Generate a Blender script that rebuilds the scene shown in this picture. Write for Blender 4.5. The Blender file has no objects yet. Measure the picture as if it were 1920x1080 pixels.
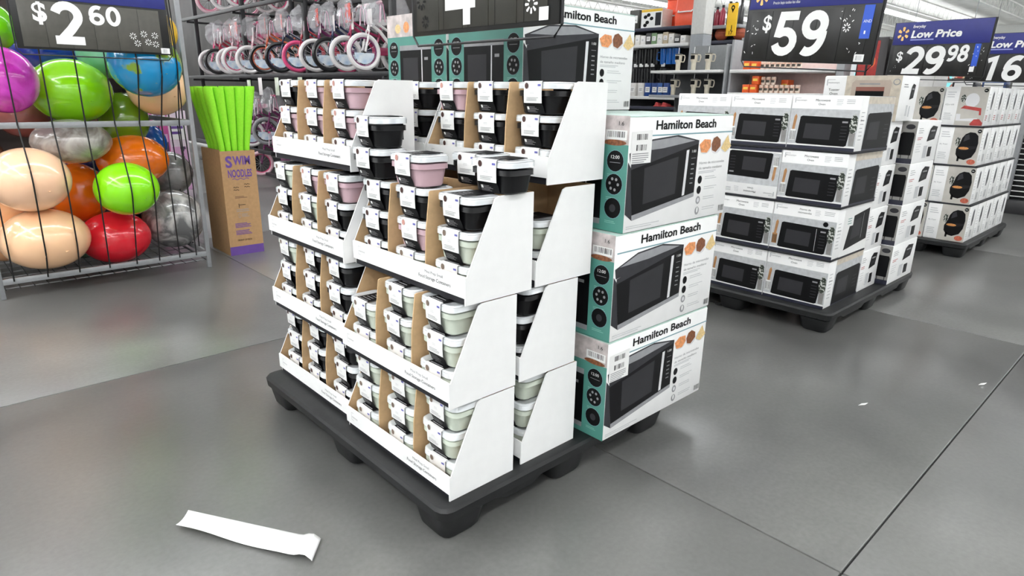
import bpy, math, random
from mathutils import Vector, Matrix
R = random.Random(11)
SC = bpy.context.scene
COL = SC.collection
PI = math.pi

# ------------------------------------------------------------------ camera
cam = bpy.data.cameras.new('camera'); cam.sensor_width = 36; cam.lens = 1200.17/1920*36
cam.clip_start = .05; cam.clip_end = 200
co = bpy.data.objects.new('camera', cam); COL.objects.link(co)
rt = Vector((0.733808, -0.679163, 0.016231)); dn = Vector((-0.186339, -0.224192, -0.956565)); fw = Vector((0.653302, 0.698910, -0.291068))
m = Matrix.Identity(4)
for i in range(3):
    m[i][0] = rt[i]; m[i][1] = -dn[i]; m[i][2] = -fw[i]
m[0][3], m[1][3], m[2][3] = 0, 0, 1.25
co.matrix_world = m
SC.camera = co
# ------------------------------------------------------------------ world, exposure
w = bpy.data.worlds.new('world'); SC.world = w; w.use_nodes = True
w.node_tree.nodes['Background'].inputs[0].default_value = (.9, .95, 1, 1)
w.node_tree.nodes['Background'].inputs[1].default_value = .3
SC.view_settings.view_transform = 'Standard'; SC.view_settings.look = 'None'
SC.view_settings.gamma = 1; SC.view_settings.use_curve_mapping = False
SC.view_settings.exposure = 0.0
LAMP = 21.0            # radiance of the fluorescent tubes
CEIL = 4.3

# ------------------------------------------------------------------ materials
def lin(c): return tuple((v/255/12.92 if v/255 <= .04045 else ((v/255+.055)/1.055)**2.4) for v in c)
MC = {}
def M(name, rgb=(200, 200, 200), rough=.5, metal=0, var=.05, scale=25, bump=0, coat=0, alpha=1, trans=0, emit=0, rgb2=None, spec=.5, sharp=False):
    if name in MC: return MC[name]
    mt = bpy.data.materials.new(name); mt.use_nodes = True; MC[name] = mt
    nt = mt.node_tree; b = nt.nodes['Principled BSDF']
    c = lin(rgb)
    b.inputs['Roughness'].default_value = rough; b.inputs['Metallic'].default_value = metal
    b.inputs['Coat Weight'].default_value = coat; b.inputs['Coat Roughness'].default_value = .08
    b.inputs['Alpha'].default_value = alpha; b.inputs['Transmission Weight'].default_value = trans
    b.inputs['Specular IOR Level'].default_value = spec
    b.inputs['Base Color'].default_value = (*c, 1)
    if emit:
        b.inputs['Emission Color'].default_value = (*c, 1); b.inputs['Emission Strength'].default_value = emit
    if var or bump or rgb2:
        tc = nt.nodes.new('ShaderNodeTexCoord'); no = nt.nodes.new('ShaderNodeTexNoise')
        no.inputs['Scale'].default_value = scale; no.inputs['Detail'].default_value = 5
        nt.links.new(tc.outputs['Object'], no.inputs['Vector'])
        rp = nt.nodes.new('ShaderNodeValToRGB'); nt.links.new(no.outputs['Fac'], rp.inputs[0])
        e = rp.color_ramp.elements
        if sharp: e[0].position, e[1].position = .52, .56
        else: e[0].position, e[1].position = .3, .7
        if rgb2: e[0].color = (*c, 1); e[1].color = (*lin(rgb2), 1)
        else:
            e[0].color = (*[v*(1-var) for v in c], 1); e[1].color = (*[min(1, v*(1+var)) for v in c], 1)
        nt.links.new(rp.outputs[0], b.inputs['Base Color'])
        if bump:
            bp = nt.nodes.new('ShaderNodeBump'); bp.inputs['Strength'].default_value = bump; bp.inputs['Distance'].default_value = .01
            nt.links.new(no.outputs['Fac'], bp.inputs['Height']); nt.links.new(bp.outputs[0], b.inputs['Normal'])
    return mt
white = M('white_card', (245, 245, 244), .5, var=.015)
kraft = M('kraft_card', (204, 170, 128), .75, var=.06, scale=60)
navy = M('navy_pad', (20, 20, 28), .6)
blackp = M('black_plastic', (20, 20, 22), .35)
palm = M('pallet_plastic', (25, 26, 27), .5, var=.35, scale=14, bump=.15)
ink = M('black_ink', (12, 12, 14), .55, var=0, spec=.2)
greyink = M('grey_ink', (150, 150, 152), .6, var=0)
paleink = M('pale_ink', (196, 197, 199), .6, var=0)
lettw = M('white_ink', (238, 238, 236), .5, var=0)
teal = M('teal_print', (82, 146, 134), .4, var=.08, scale=9)
tealline = M('teal_line', (120, 160, 168), .5, var=0)
steelp = M('printed_steel', (150, 151, 154), .4, var=.1)
darkst = M('printed_dark_steel', (54, 54, 58), .45, var=.1, spec=.25)
mwblack = M('printed_black', (13, 13, 15), .45, var=.05, spec=.2)
mwglass = M('printed_glass', (50, 50, 53), .45, var=.06, scale=8, spec=.2)
silver = M('printed_silver', (222, 222, 224), .35, var=0)
food1 = M('food_salmon', (226, 150, 96), .5, var=.3, scale=90)
food2 = M('food_brown', (128, 78, 48), .5, var=.4, scale=120)
food3 = M('food_corn', (226, 198, 140), .5, var=.2, scale=150)
photo = M('food_photo', (196, 186, 184), .45, var=.35, scale=22)
photo2 = M('counter_photo', (206, 196, 180), .45, var=.15, scale=30)
tile = M('tile_photo', (192, 194, 196), .45, var=.12, scale=40)
greyph = M('grey_photo', (150, 148, 144), .45, var=.12, scale=14)
leafp = M('plant_photo', (44, 52, 42), .5, rgb2=(196, 198, 192), scale=85, sharp=True)
potp = M('pot_photo', (140, 138, 136), .5, var=.15)
woodp = M('wood_photo', (176, 128, 82), .5, var=.2)
counterp = M('dark_counter_photo', (40, 42, 58), .4, var=.1)
metal = M('grey_metal', (148, 150, 152), .45, .2, var=.05)
dmetal = M('dark_metal', (48, 48, 50), .45, .4)
cord_m = M('black_cord', (14, 14, 14), .6)
red_m = M('red_print', (176, 60, 56), .5, var=.2)
fry_m = M('fries_photo', (206, 140, 76), .5, var=.3, scale=140)
bluesign = M('sign_blue', (40, 46, 122), .45, var=.04)
bluetag = M('blue_tag', (38, 84, 196), .45, var=0)
signblk = M('sign_black', (26, 26, 25), .4, var=.1)
signsheen = M('sign_sheen', (78, 76, 70), .4, var=.1)  # tabs lightened to grey, their glossy reflection is put into the colour
signbrn = M('sign_brown', (52, 51, 45), .4, var=.1)
yellowm = M('spark_yellow', (250, 200, 120), .5, var=0)

# ------------------------------------------------------------------ text cache
TC = {}
def tmesh(s, bold=0.0, shear=0.0):
    k = (s, bold, shear)
    if k in TC: return TC[k]
    cu = bpy.data.curves.new('t', 'FONT'); cu.body = s; cu.offset = bold; cu.shear = shear; cu.resolution_u = 3
    ob = bpy.data.objects.new('t', cu); COL.objects.link(ob)
    dg = bpy.context.evaluated_depsgraph_get(); ev = ob.evaluated_get(dg); me = ev.to_mesh()
    vs = [tuple(v.co) for v in me.vertices]; fs = [tuple(p.vertices) for p in me.polygons]
    ev.to_mesh_clear(); bpy.data.objects.remove(ob); bpy.data.curves.remove(cu)
    TC[k] = (vs, fs); return TC[k]

# ------------------------------------------------------------------ mesh builder
def FR(o, u, v, su=1, sv=1):
    u, v = Vector(u), Vector(v); n = u.cross(v).normalized()
    return (Vector(o), u*su, v*sv, n)
class G:
    def __init__(s): s.v = []; s.f = []; s.mi = []; s.mats = []; s.sm = True
    def m_(s, mat):
        if mat not in s.mats: s.mats.append(mat)
        return s.mats.index(mat)
    def add(s, vs, fs, mat):
        b = len(s.v); s.v += [tuple(p) for p in vs]; k = s.m_(mat)
        for f in fs: s.f.append(tuple(b+i for i in f)); s.mi.append(k)
        return s
    def box(s, x0, x1, y0, y1, z0, z1, mat):
        P = [(x, y, z) for z in (z0, z1) for x, y in ((x0, y0), (x1, y0), (x1, y1), (x0, y1))]
        return s.add(P, [(3, 2, 1, 0), (4, 5, 6, 7), (0, 1, 5, 4), (1, 2, 6, 5), (2, 3, 7, 6), (3, 0, 4, 7)], mat)
    def loft(s, rings, mat, cap=True, closed=True):
        n = len(rings[0]); vs = [p for r in rings for p in r]; fs = []
        for i in range(len(rings)-1):
            for j in range(n if closed else n-1):
                a, b = i*n+j, i*n+(j+1) % n; fs.append((a, b, b+n, a+n))
        if cap: fs.append(tuple(range(n-1, -1, -1))); fs.append(tuple(range(len(vs)-n, len(vs))))
        return s.add(vs, fs, mat)
    def rbox(s, x0, x1, y0, y1, z0, z1, r, mat, seg=2):
        cx, cy, hx, hy = (x0+x1)/2, (y0+y1)/2, (x1-x0)/2, (y1-y0)/2; k = r*.3
        return s.loft([rr(cx, cy, hx-r, hy-r, r*.5, z0, seg), rr(cx, cy, hx-k, hy-k, r, z0+k, seg), rr(cx, cy, hx, hy, r, z0+r, seg),
                       rr(cx, cy, hx, hy, r, z1-r, seg), rr(cx, cy, hx-k, hy-k, r, z1-k, seg), rr(cx, cy, hx-r, hy-r, r*.5, z1, seg)], mat)
    def tube(s, pts, r, mat, n=6, closed=False):
        pts = [Vector(p) for p in pts]; N = len(pts); rings = []
        for i, p in enumerate(pts):
            if closed: d = pts[(i+1) % N]-pts[i-1]
            else: d = pts[min(i+1, N-1)]-pts[max(i-1, 0)]
            d.normalize(); a = Vector((0, 0, 1)) if abs(d.z) < .9 else Vector((1, 0, 0))
            e = d.cross(a).normalized(); g = d.cross(e)
            rad = r[i] if isinstance(r, (list, tuple)) else r
            rings.append([p+e*math.cos(t*2*PI/n)*rad+g*math.sin(t*2*PI/n)*rad for t in range(n)])
        if closed: rings.append(rings[0])
        return s.loft(rings, mat, cap=not closed)
    def lathe(s, prof, c, mat, n=16, cap=True):
        return s.loft([[(c[0]+r*math.cos(t*2*PI/n), c[1]+r*math.sin(t*2*PI/n), c[2]+z) for t in range(n)] for r, z in prof], mat, cap)
    def prism(s, poly, d, mat):
        d = Vector(d); P = [Vector(p) for p in poly]; n = len(P)
        vs = P+[p+d for p in P]
        fs = [tuple(range(n-1, -1, -1)), tuple(range(n, 2*n))]+[(i, (i+1) % n, n+(i+1) % n, n+i) for i in range(n)]
        return s.add(vs, fs, mat)
    def ellip(s, c, rx, ry, rz, mat, n=20, k=12, sq=1):
        return s.loft([[(c[0]+rx*max(.01, math.sin(PI*i/k))**sq*math.cos(t*2*PI/n), c[1]+ry*max(.01, math.sin(PI*i/k))**sq*math.sin(t*2*PI/n), c[2]-rz*math.cos(PI*i/k)) for t in range(n)] for i in range(k+1)], mat)
    # flat print on a face
    def poly(s, fr, pts, mat, L=1):
        o, u, v, n = fr; o = o+n*(.0003+.00025*L)
        return s.add([o+u*x+v*y for x, y in pts], [tuple(range(len(pts)))], mat)
    def rect(s, fr, x0, y0, x1, y1, mat, L=1): return s.poly(fr, [(x0, y0), (x1, y0), (x1, y1), (x0, y1)], mat, L)
    def ell(s, fr, cx, cy, rx, ry, mat, L=1, n=18): return s.poly(fr, [(cx+rx*math.cos(i*2*PI/n), cy+ry*math.sin(i*2*PI/n)) for i in range(n)], mat, L)
    def rules(s, fr, x, y, wd, rows, dy, h, mat=None, L=2):
        for i in range(rows): s.rect(fr, x, y-i*dy, x+wd*R.uniform(.7, 1), y-i*dy+h, mat or greyink, L)
        return s
    def bars(s, fr, x0, y0, x1, y1, mat=None, L=3):
        x = x0; d = (x1-x0)/22
        while x < x1: s.rect(fr, x, y0, x+d*R.choice((.5, .5, 1)), y1, mat or ink, L); x += d*R.choice((1.2, 1.6, 2))
        return s
    def text(s, fr, t, x, y, h, mat, wd=None, bold=0.0, shear=0.0, L=3, align='l', asp=1):
        vs, fs = tmesh(t, bold, shear)
        if not vs: return s
        x0 = min(p[0] for p in vs); x1 = max(p[0] for p in vs); k = h/.73
        kx = wd/(x1-x0) if wd else k*asp
        if align == 'c': x -= (x1-x0)*kx/2
        if align == 'r': x -= (x1-x0)*kx
        o, u, v, n = fr; o = o+n*(.0003+.00025*L)
        return s.add([o+u*(x+(p[0]-x0)*kx)+v*(y+p[1]*k) for p in vs], fs, mat)
    def mesh(s, name):
        me = bpy.data.meshes.new(name); me.from_pydata(s.v, [], s.f); me.polygons.foreach_set('material_index', s.mi)
        for mt in s.mats: me.materials.append(mt)
        if s.sm: me.shade_smooth(); me.set_sharp_from_angle(angle=.6)
        me.update(); return me
    def obj(s, name, parent=None, loc=(0, 0, 0), rz=0): return put(name, s.mesh(name), parent, loc, rz)
def rr(cx, cy, hx, hy, r, z, seg=2):
    P = []; r = max(1e-5, min(r, hx, hy))
    for q, (sx, sy) in enumerate(((1, 1), (-1, 1), (-1, -1), (1, -1))):
        for k in range(seg+1):
            a = q*PI/2+k*PI/2/seg; P.append((cx+sx*(hx-r)+r*math.cos(a), cy+sy*(hy-r)+r*math.sin(a), z))
    return P
def put(name, me, parent=None, loc=(0, 0, 0), rz=0):
    o = bpy.data.objects.new(name, me); COL.objects.link(o); o.location = loc; o.rotation_euler.z = rz
    if parent: o.parent = parent
    return o
def tag(o, label, cat, group=None):
    o['label'] = label; o['category'] = cat
    if group: o['group'] = group
    return o
def thing(name, label, cat, loc=(0, 0, 0), rz=0, group=None):
    return tag(put(name, None, None, loc, rz), label, cat, group)
def struct(o): o['kind'] = 'structure'; return o
def kids(o): return list(o.children)
def dup(root, loc, label, rz=0, group=None):
    r = root.copy(); COL.objects.link(r); r.location = loc; r.rotation_euler.z = rz; r['label'] = label
    if group: r['group'] = group
    for c in kids(root):
        d = c.copy(); COL.objects.link(d); d.parent = r
        for e in kids(c):
            f = e.copy(); COL.objects.link(f); f.parent = d
    return r
class Proto:
    """first call places the prototype itself, later calls copy it"""
    def __init__(s, root): s.r = root; s.used = False
    def at(s, loc, label, rz=0, group=None):
        if s.used: return dup(s.r, loc, label, rz, group)
        s.used = True; o = s.r; o.location = loc; o.rotation_euler.z = rz; o['label'] = label
        if group: o['group'] = group
        return o
UX, UZ, UY = (1, 0, 0), (0, 0, 1), (0, -1, 0)
def front(x, ymax, z0, wd, h): return FR((x, ymax, z0), UY, UZ, wd, h)      # face looking to -X, unit square coordinates
def side(x0, y, z0, wd, h): return FR((x0, y, z0), UX, UZ, wd, h)           # face looking to -Y

# ================================================================== SETTING
# floor: concrete slabs with saw-cut joints
fm = bpy.data.materials.new('polished_concrete'); fm.use_nodes = True
nt = fm.node_tree; b = nt.nodes['Principled BSDF']
ge = nt.nodes.new('ShaderNodeNewGeometry')
n1 = nt.nodes.new('ShaderNodeTexNoise'); n1.inputs['Scale'].default_value = .8; n1.inputs['Detail'].default_value = 6; n1.inputs['Roughness'].default_value = .5; n1.inputs['Distortion'].default_value = .3
n2 = nt.nodes.new('ShaderNodeTexNoise'); n2.inputs['Scale'].default_value = 60; n2.inputs['Detail'].default_value = 4
for n in (n1, n2): nt.links.new(ge.outputs['Position'], n.inputs['Vector'])
r1 = nt.nodes.new('ShaderNodeValToRGB'); nt.links.new(n1.outputs['Fac'], r1.inputs[0])
e = r1.color_ramp.elements; e[0].position = .25; e[1].position = .75
e[0].color = (.062, .063, .062, 1); e[1].color = (.27, .268, .256, 1)
b.inputs['Specular IOR Level'].default_value = .9
mx = nt.nodes.new('ShaderNodeMixRGB'); mx.blend_type = 'MULTIPLY'; mx.inputs[0].default_value = .35
nt.links.new(r1.outputs[0], mx.inputs[1]); nt.links.new(n2.outputs['Fac'], mx.inputs[2])
mu = nt.nodes.new('ShaderNodeMixRGB'); mu.blend_type = 'MULTIPLY'; mu.inputs[0].default_value = 1; mu.inputs[2].default_value = (1.15, 1.15, 1.15, 1)
nt.links.new(mx.outputs[0], mu.inputs[1]); nt.links.new(mu.outputs[0], b.inputs['Base Color'])
mr = nt.nodes.new('ShaderNodeMapRange'); mr.inputs[3].default_value = .24; mr.inputs[4].default_value = .34
nt.links.new(n1.outputs['Fac'], mr.inputs[0]); nt.links.new(mr.outputs[0], b.inputs['Roughness'])
bp = nt.nodes.new('ShaderNodeBump'); bp.inputs['Strength'].default_value = .04; nt.links.new(n2.outputs['Fac'], bp.inputs['Height']); nt.links.new(bp.outputs[0], b.inputs['Normal'])
X0, X1, Y0, Y1 = -8.446, 34.564, -7.57, 37.82
jointm = M('joint_filler', (34, 34, 34), .8)
fl = struct(G().box(X0, X1, Y0, Y1, -.1, -.006, jointm).obj('floor'))
sl = G().rbox(.003, 2.527, .003, 2.667, -.02, 0, .002, fm).mesh('slab')
for i in range(17):
    for j in range(17):
        put('slab', sl, fl, (X0+2.53*i, Y0+2.67*j, 0))
deckm = M('ceiling_deck', (222, 222, 218), .7, var=.1, scale=3)
wallm = M('wall_paint', (232, 233, 230), .7, var=.03)
ce = struct(G().box(X0, X1, Y0, Y1, CEIL, CEIL+.1, deckm).obj('ceiling'))
jo = G()
jo.box(X0+.3, X1-.3, -.03, .03, CEIL-.4, CEIL-.36, deckm).box(X0+.3, X1-.3, -.03, .03, CEIL-.04, CEIL, deckm)
for k in range(84):
    x = X0+.4+k*.5; jo.tube([(x, 0, CEIL-.38), (x+.25, 0, CEIL-.02), (x+.5, 0, CEIL-.38)], .012, deckm, 4)
jm = jo.mesh('joist')
for k in range(22): put('joist', jm, ce, (0, Y0+1+2*k, 0))
for nm, bx in dict(wall_left=(X0-.1, X0, Y0, Y1), wall_right=(X1, X1+.1, Y0, Y1), wall_front=(X0, X1, Y0-.1, Y0), wall_back=(X0, X1, Y1, Y1+.1)).items():
    struct(G().box(*bx, -.1, CEIL+.1, wallm).obj(nm))
# fluorescent rows
lampm = M('lamp_tube', (250, 252, 255), var=0, emit=LAMP)
housing = M('lamp_housing', (240, 240, 236), .4)
def lamp_row(label, x, y0, y1, alongx=False, z=CEIL-.5):
    t = thing('ceiling_light', label, 'light', (x, y0, z), -PI/2 if alongx else 0)
    L = y1-y0
    G().prism([(-.035, 0, .0), (.035, 0, .0), (.03, 0, .07), (-.03, 0, .07)], (0, L, 0), housing).obj('housing', t)
    G().box(-.085, .085, .02, L-.02, -.03, -.001, lampm).obj('tube', t)
    g = G()
    for k in range(int(L//4)+1): g.tube([(0, min(L-.1, .1+4*k), .07), (0, min(L-.1, .1+4*k), CEIL-z)], .006, housing, 4)
    g.obj('hanger', t)
ys = [-5.2+4.3*k for k in range(10)]
NTH = ('first second third fourth fifth sixth seventh eighth ninth tenth eleventh twelfth thirteenth fourteenth fifteenth'.split())
for i, y in enumerate(ys):
    lamp_row('long white fluorescent ceiling lamp row, %s counted from the near wall' % NTH[i], X0+.8, y, y+X1-X0-1.6, True)
for i, x in enumerate((-4.4, -1.9)):  # unseen cross rows, added to brighten the faces looking to -X
    lamp_row('added unseen ceiling lamp row running across the others, %s from the left wall' % NTH[i], x, Y0+1, 14.0, False, CEIL-.3)

# ================================================================== PALLETS
def pallet(label, x0, x1, y0, y1, zt=.125):
    t = thing('plastic_pallet', label, 'pallet', (x0, y0, 0)); W, D = x1-x0, y1-y0
    g = G(); cx, cy = W/2, D/2
    g.loft([rr(cx, cy, cx-.02, cy-.02, .03, zt-.05, 3), rr(cx, cy, cx-.004, cy-.004, .035, zt-.042, 3), rr(cx, cy, cx, cy, .04, zt-.012, 3), rr(cx, cy, cx-.006, cy-.006, .04, zt-.002, 3), rr(cx, cy, cx-.012, cy-.012, .04, zt, 3)], palm)
    g.obj('deck', t)
    f = G(); f.loft([rr(0, 0, .062, .062, .03, 0, 3), rr(0, 0, .07, .07, .03, .012, 3), rr(0, 0, .082, .082, .03, zt-.05, 3)], palm)
    fmsh = f.mesh('foot')
    for fx in (.095, cx, W-.095):
        for fy in (.095, cy, D-.095): put('foot', fmsh, t, (fx, fy, 0))
    for fy in (.02, D-.06):
        G().prism([(.2, fy, zt-.05), (.26, fy, zt-.075), (cx-.18, fy, zt-.075), (cx-.12, fy, zt-.05)], (0, .04, 0), palm).obj('skirt', t)
        G().prism([(cx+.12, fy, zt-.05), (cx+.18, fy, zt-.075), (W-.26, fy, zt-.075), (W-.2, fy, zt-.05)], (0, .04, 0), palm).obj('skirt', t)
    return t
pallet('black plastic pallet under the white food container trays', .906, 2.01, 1.235, 2.47)
pallet('black plastic pallet under the stacked black microwave cartons', 3.515, 4.93, 1.222, 2.42)
pallet('black plastic pallet under the air fryer cartons', 6.22, 7.7, 1.215, 1.98)

# ================================================================== FOOD CONTAINER TRAYS
TW, TD, TH, PW = .588, .247, .285, .004
def tray_proto():
    t = thing('display_tray', '', 'tray', group='white cardboard display trays')
    pr = [(0, 0), (TD, 0), (TD, TH), (.118, TH), (.104, TH-.006), (.006, .078), (0, .078)]
    for y, out in ((0, -1), (TW-PW, 1)):
        g = G(); g.sm = False
        if out > 0: pr = [(.008, 0)]+pr[1:]+[(0, .02), (.008, .02)]
        n = len(pr)
        yo, yi = (y, y+PW) if out < 0 else (y+PW, y)
        o_ = [(x, yo, z) for x, z in pr]; i_ = [(x, yi, z) for x, z in pr]
        g.add(o_, [tuple(range(n)) if out < 0 else tuple(range(n-1, -1, -1))], white)
        g.add(i_, [tuple(range(n-1, -1, -1)) if out < 0 else tuple(range(n))], kraft)
        g.add(o_+i_, [(i, n+i, n+(i+1) % n, (i+1) % n) if out < 0 else ((i+1) % n, n+(i+1) % n, n+i, i) for i in range(n)], white)
        g.obj('side_panel', t)
    g = G(); g.sm = False; g.box(0, PW, PW, TW-PW, .02, .08, white).box(PW, PW+.001, PW, TW-PW, .02, .079, kraft); g.obj('front_lip', t)
    G().box(.008, TD-.004, PW, TW-PW, 0, .006, navy).box(.008, .013, PW, TW-PW, 0.006, .02, navy).obj('base_pad', t)
    g = G(); g.sm = False; g.box(TD-PW, TD, PW, TW-PW, .006, TH-.001, kraft).box(TD, TD+.0008, PW, TW-PW, .006, TH-.001, white); g.obj('back_panel', t)
    d = G(); d.sm = False
    d.prism([(.0125, -.002, .006), (TD-.006, -.002, .006), (TD-.006, -.002, TH-.002), (.036, -.002, TH-.002), (.03, -.002, TH-.005), (.016, -.002, .17), (.0125, -.002, .09)], (0, PW, 0), kraft)
    dm = d.mesh('divider')
    for k in (1, 2): put('divider', dm, t, (0, TW*k/3, 0))
    g = G(); fr = FR((0, TW, .02), UY, UZ)
    g.text(fr, 'Meal Prep Small', .405, .037, .0085, greyink, wd=.085)
    g.text(fr, 'Food Storage Containers', .375, .019, .0105, M('dark_grey_ink', (96, 96, 98), .6, var=0), wd=.15)
    g.rect(fr, .035, .018, .0365, .046, paleink).rect(fr, .035, .0445, .05, .046, paleink).rect(fr, .035, .018, .05, .0195, paleink).text(fr, 'mainstays', .04, .028, .007, greyink)
    g.obj('lettering', t)
    return t
TR = Proto(tray_proto())
def pack_proto(nm, rgb):
    mt = M('bowl_'+nm, rgb, .34, var=.03, spec=.3)
    lid = M('clear_lid', (240, 244, 246), .2, var=.03, alpha=.86, coat=.6)
    t = thing('container_pack', '', 'container pack', group='lidded container packs in paper sleeves')
    g = G(); S = 3
    g.loft([rr(0, 0, .040, .062, .02, 0, S), rr(0, 0, .044, .066, .022, .004, S), rr(0, 0, .050, .073, .024, .05, S)]
           + [rr(0, 0, .0555-.002*(k % 2), .0795-.002*(k % 2), .026, .051+.0036*((k+1)//2)+.0006*(k % 2), S) for k in range(9)], mt)
    g.obj('bowl_stack', t)
    g = G()
    g.loft([rr(0, 0, .055, .079, .026, .0705, S)]+[rr(0, 0, .058-.0016*(k % 2), .082-.0016*(k % 2), .027, .071+.0034*((k+1)//2)+.0005*(k % 2), S) for k in range(8)]
           + [rr(0, 0, .0575, .0815, .027, .0868, S), rr(0, 0, .054, .078, .026, .0895, S), rr(0, 0, .049, .073, .024, .0897, S), rr(0, 0, .047, .071, .024, .0882, S)], lid)
    g.obj('lid_stack', t)
    g = G(); g.sm = False; h = .037
    def strip(pts, mat):
        P = [Vector((x, 0, z)) for x, z in pts]
        vs = []
        for p in P: vs += [p+Vector((0, h, 0)), p-Vector((0, h, 0))]
        g.add(vs, [(2*i, 2*i+1, 2*i+3, 2*i+2) for i in range(len(P)-1)], mat)
    slv = M('sleeve_black', (18, 18, 20), .6, spec=.15); wl = M('sleeve_white', (240, 240, 238), .4, var=.01)
    
    strip([(.0592, .02), (.0596, .09), (.057, .0914), (-.05, .0914), (-.0568, .0911), (-.0600, .0896), (-.0612, .06), (-.0599, .031), (-.0535, .021), (-.0455, .0005)], slv)
    sl_ = g; g = G(); g.sm = False
    ff = FR((-.062, h, .0315), UY, UZ)
    strip([(-.05, .0917), (-.0572, .0915), (-.0608, .09), (-.062, .06), (-.0606, .031)], wl)
    ring = M('label_photo_'+nm, {'black': (70, 44, 40), 'pink': (190, 140, 130), 'sage': (120, 104, 92)}[nm], .5, var=.4, scale=200)
    g.ell(ff, .012, .047, .0075, .0085, ring, 2).rect(ff, .058, .046, .0705, .0515, M('violet_mark', (104, 104, 178), .5, var=0), 2)
    g.rules(ff, .026, .03, .02, 2, .004, .001, paleink).rules(ff, .012, .014, .05, 3, .004, .0012, greyink)
    lb_ = g; g = sl_
    ft = FR((-.05, h, .0914), UY, UX)
    for k in range(5): g.rect(ft, .008+.003*k, .004+.013*k, .062-.004*k, .0062+.013*k, M('sleeve_grey', (190, 190, 192), .6, var=.3, scale=120, spec=.1), 1)
    fb = FR((-.0605, h, .031), UY, (.8/5.4*1.0, 0, -1)); n_ = Vector((-1, 0, -.3)).normalized()
    fb = (Vector((-.0540, h, .0215))+n_*.0004, Vector(UY), Vector((.0355, 0, -.0965)).normalized(), n_)
    for k in range(5): g.rect(fb, .006, .0008+.0036*k, .04+.02*((k*7) % 3)/3, .0018+.0036*k, M('sleeve_text', (150, 150, 152), .5, var=0), 1)
    if nm != 'sage': g.rect(fb, .008, .0, .016, .009, lettw, 2)
    so = g.obj('sleeve', t); lb_.obj('paper_label', so)
    return t
PK = {'k': (Proto(pack_proto('black', (15, 15, 17))), 'black'), 'p': (Proto(pack_proto('pink', (196, 166, 174))), 'pink'), 's': (Proto(pack_proto('sage', (196, 204, 190))), 'sage green')}
ORD = ['bottom', 'second', 'third', 'top']
ROW = ['bottom', 'middle', 'top']; BAY = ['right', 'middle', 'left']
# stack: name, y of near side, list of (x front, z0, fill per bay right/middle/left from bottom row up)
stacks = [('near stack', 1.268, [(.955, .125, ('sss', 'sss', 'sss')), (.958, .4145, ('sss', 'sss', 'ss')), (1.016, .703, ('ssk', 'spk', 'kkk'))]),
          ('left stack', 1.866, [(.975, .125, ('kkk', 'kkk', 'kkk')), (.975, .4145, ('kkk', 'kkk', 'kks')), (.985, .703, ('kkp', 'ssp', 'kks')), (1.03, 1.0, ('kpp', 'spp', 'spk'))]),
          ('rear stack', 1.273, [(1.24, .125, ('sss', '', '')), (1.226, .4145, ('kkk', '', '')), (1.284, .703, ('ks', '', '')), (1.32, 1.0, ('kkk', 'kkk', 'kkp'))]),
          ('hidden back stack', 1.872, [(1.24, .125, ('', '', '')), (1.24, .4145, ('', '', '')), (1.284, .703, ('', '', '')), (1.32, 1.0, ('kkk', '', ''))])]
for sn, y0, tiers in stacks:
    for ti, (x0, z0, bays) in enumerate(tiers):
        TR.at((x0, y0, z0), 'white tray with sloped sides and kraft dividers, %s tray of %s' % (ORD[ti], sn))
        for bi, fill in enumerate(bays):
            for ri, c in enumerate(fill):
                P, cn = PK[c]
                yb = y0+TW*(bi+.5)/3+R.uniform(-.008, .008)
                P.at((x0+.078+R.uniform(-.003, .006)+(.004*ri), yb, z0+.0065+.0932*ri),
                     '%s lidded pack, %s row of %s bay, %s tray in %s' % (cn, ROW[ri], BAY[bi], ORD[ti], sn), R.uniform(-.04, .04))
zl = .9895
for c, x, y, z, lb in (('p', 1.09, 1.57, zl, 'pink container pack lying loose on top of the near stack'),
                       ('k', 1.19, 1.318, zl, 'black container pack lying loose on the right top of the near stack'),
                       ('k', 1.25, 1.482, zl, 'black container pack half hidden behind the loose pink pack'),
                       ('k', 1.08, 1.772, zl+.003, 'black container pack lying loose left of the pink pack, under another'),
                       ('k', 1.085, 1.768, zl+.0965, 'black container pack stacked highest on top of the near stack')):
    PK[c][0].at((x, y, z), lb, R.uniform(-.08, .08))

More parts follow.
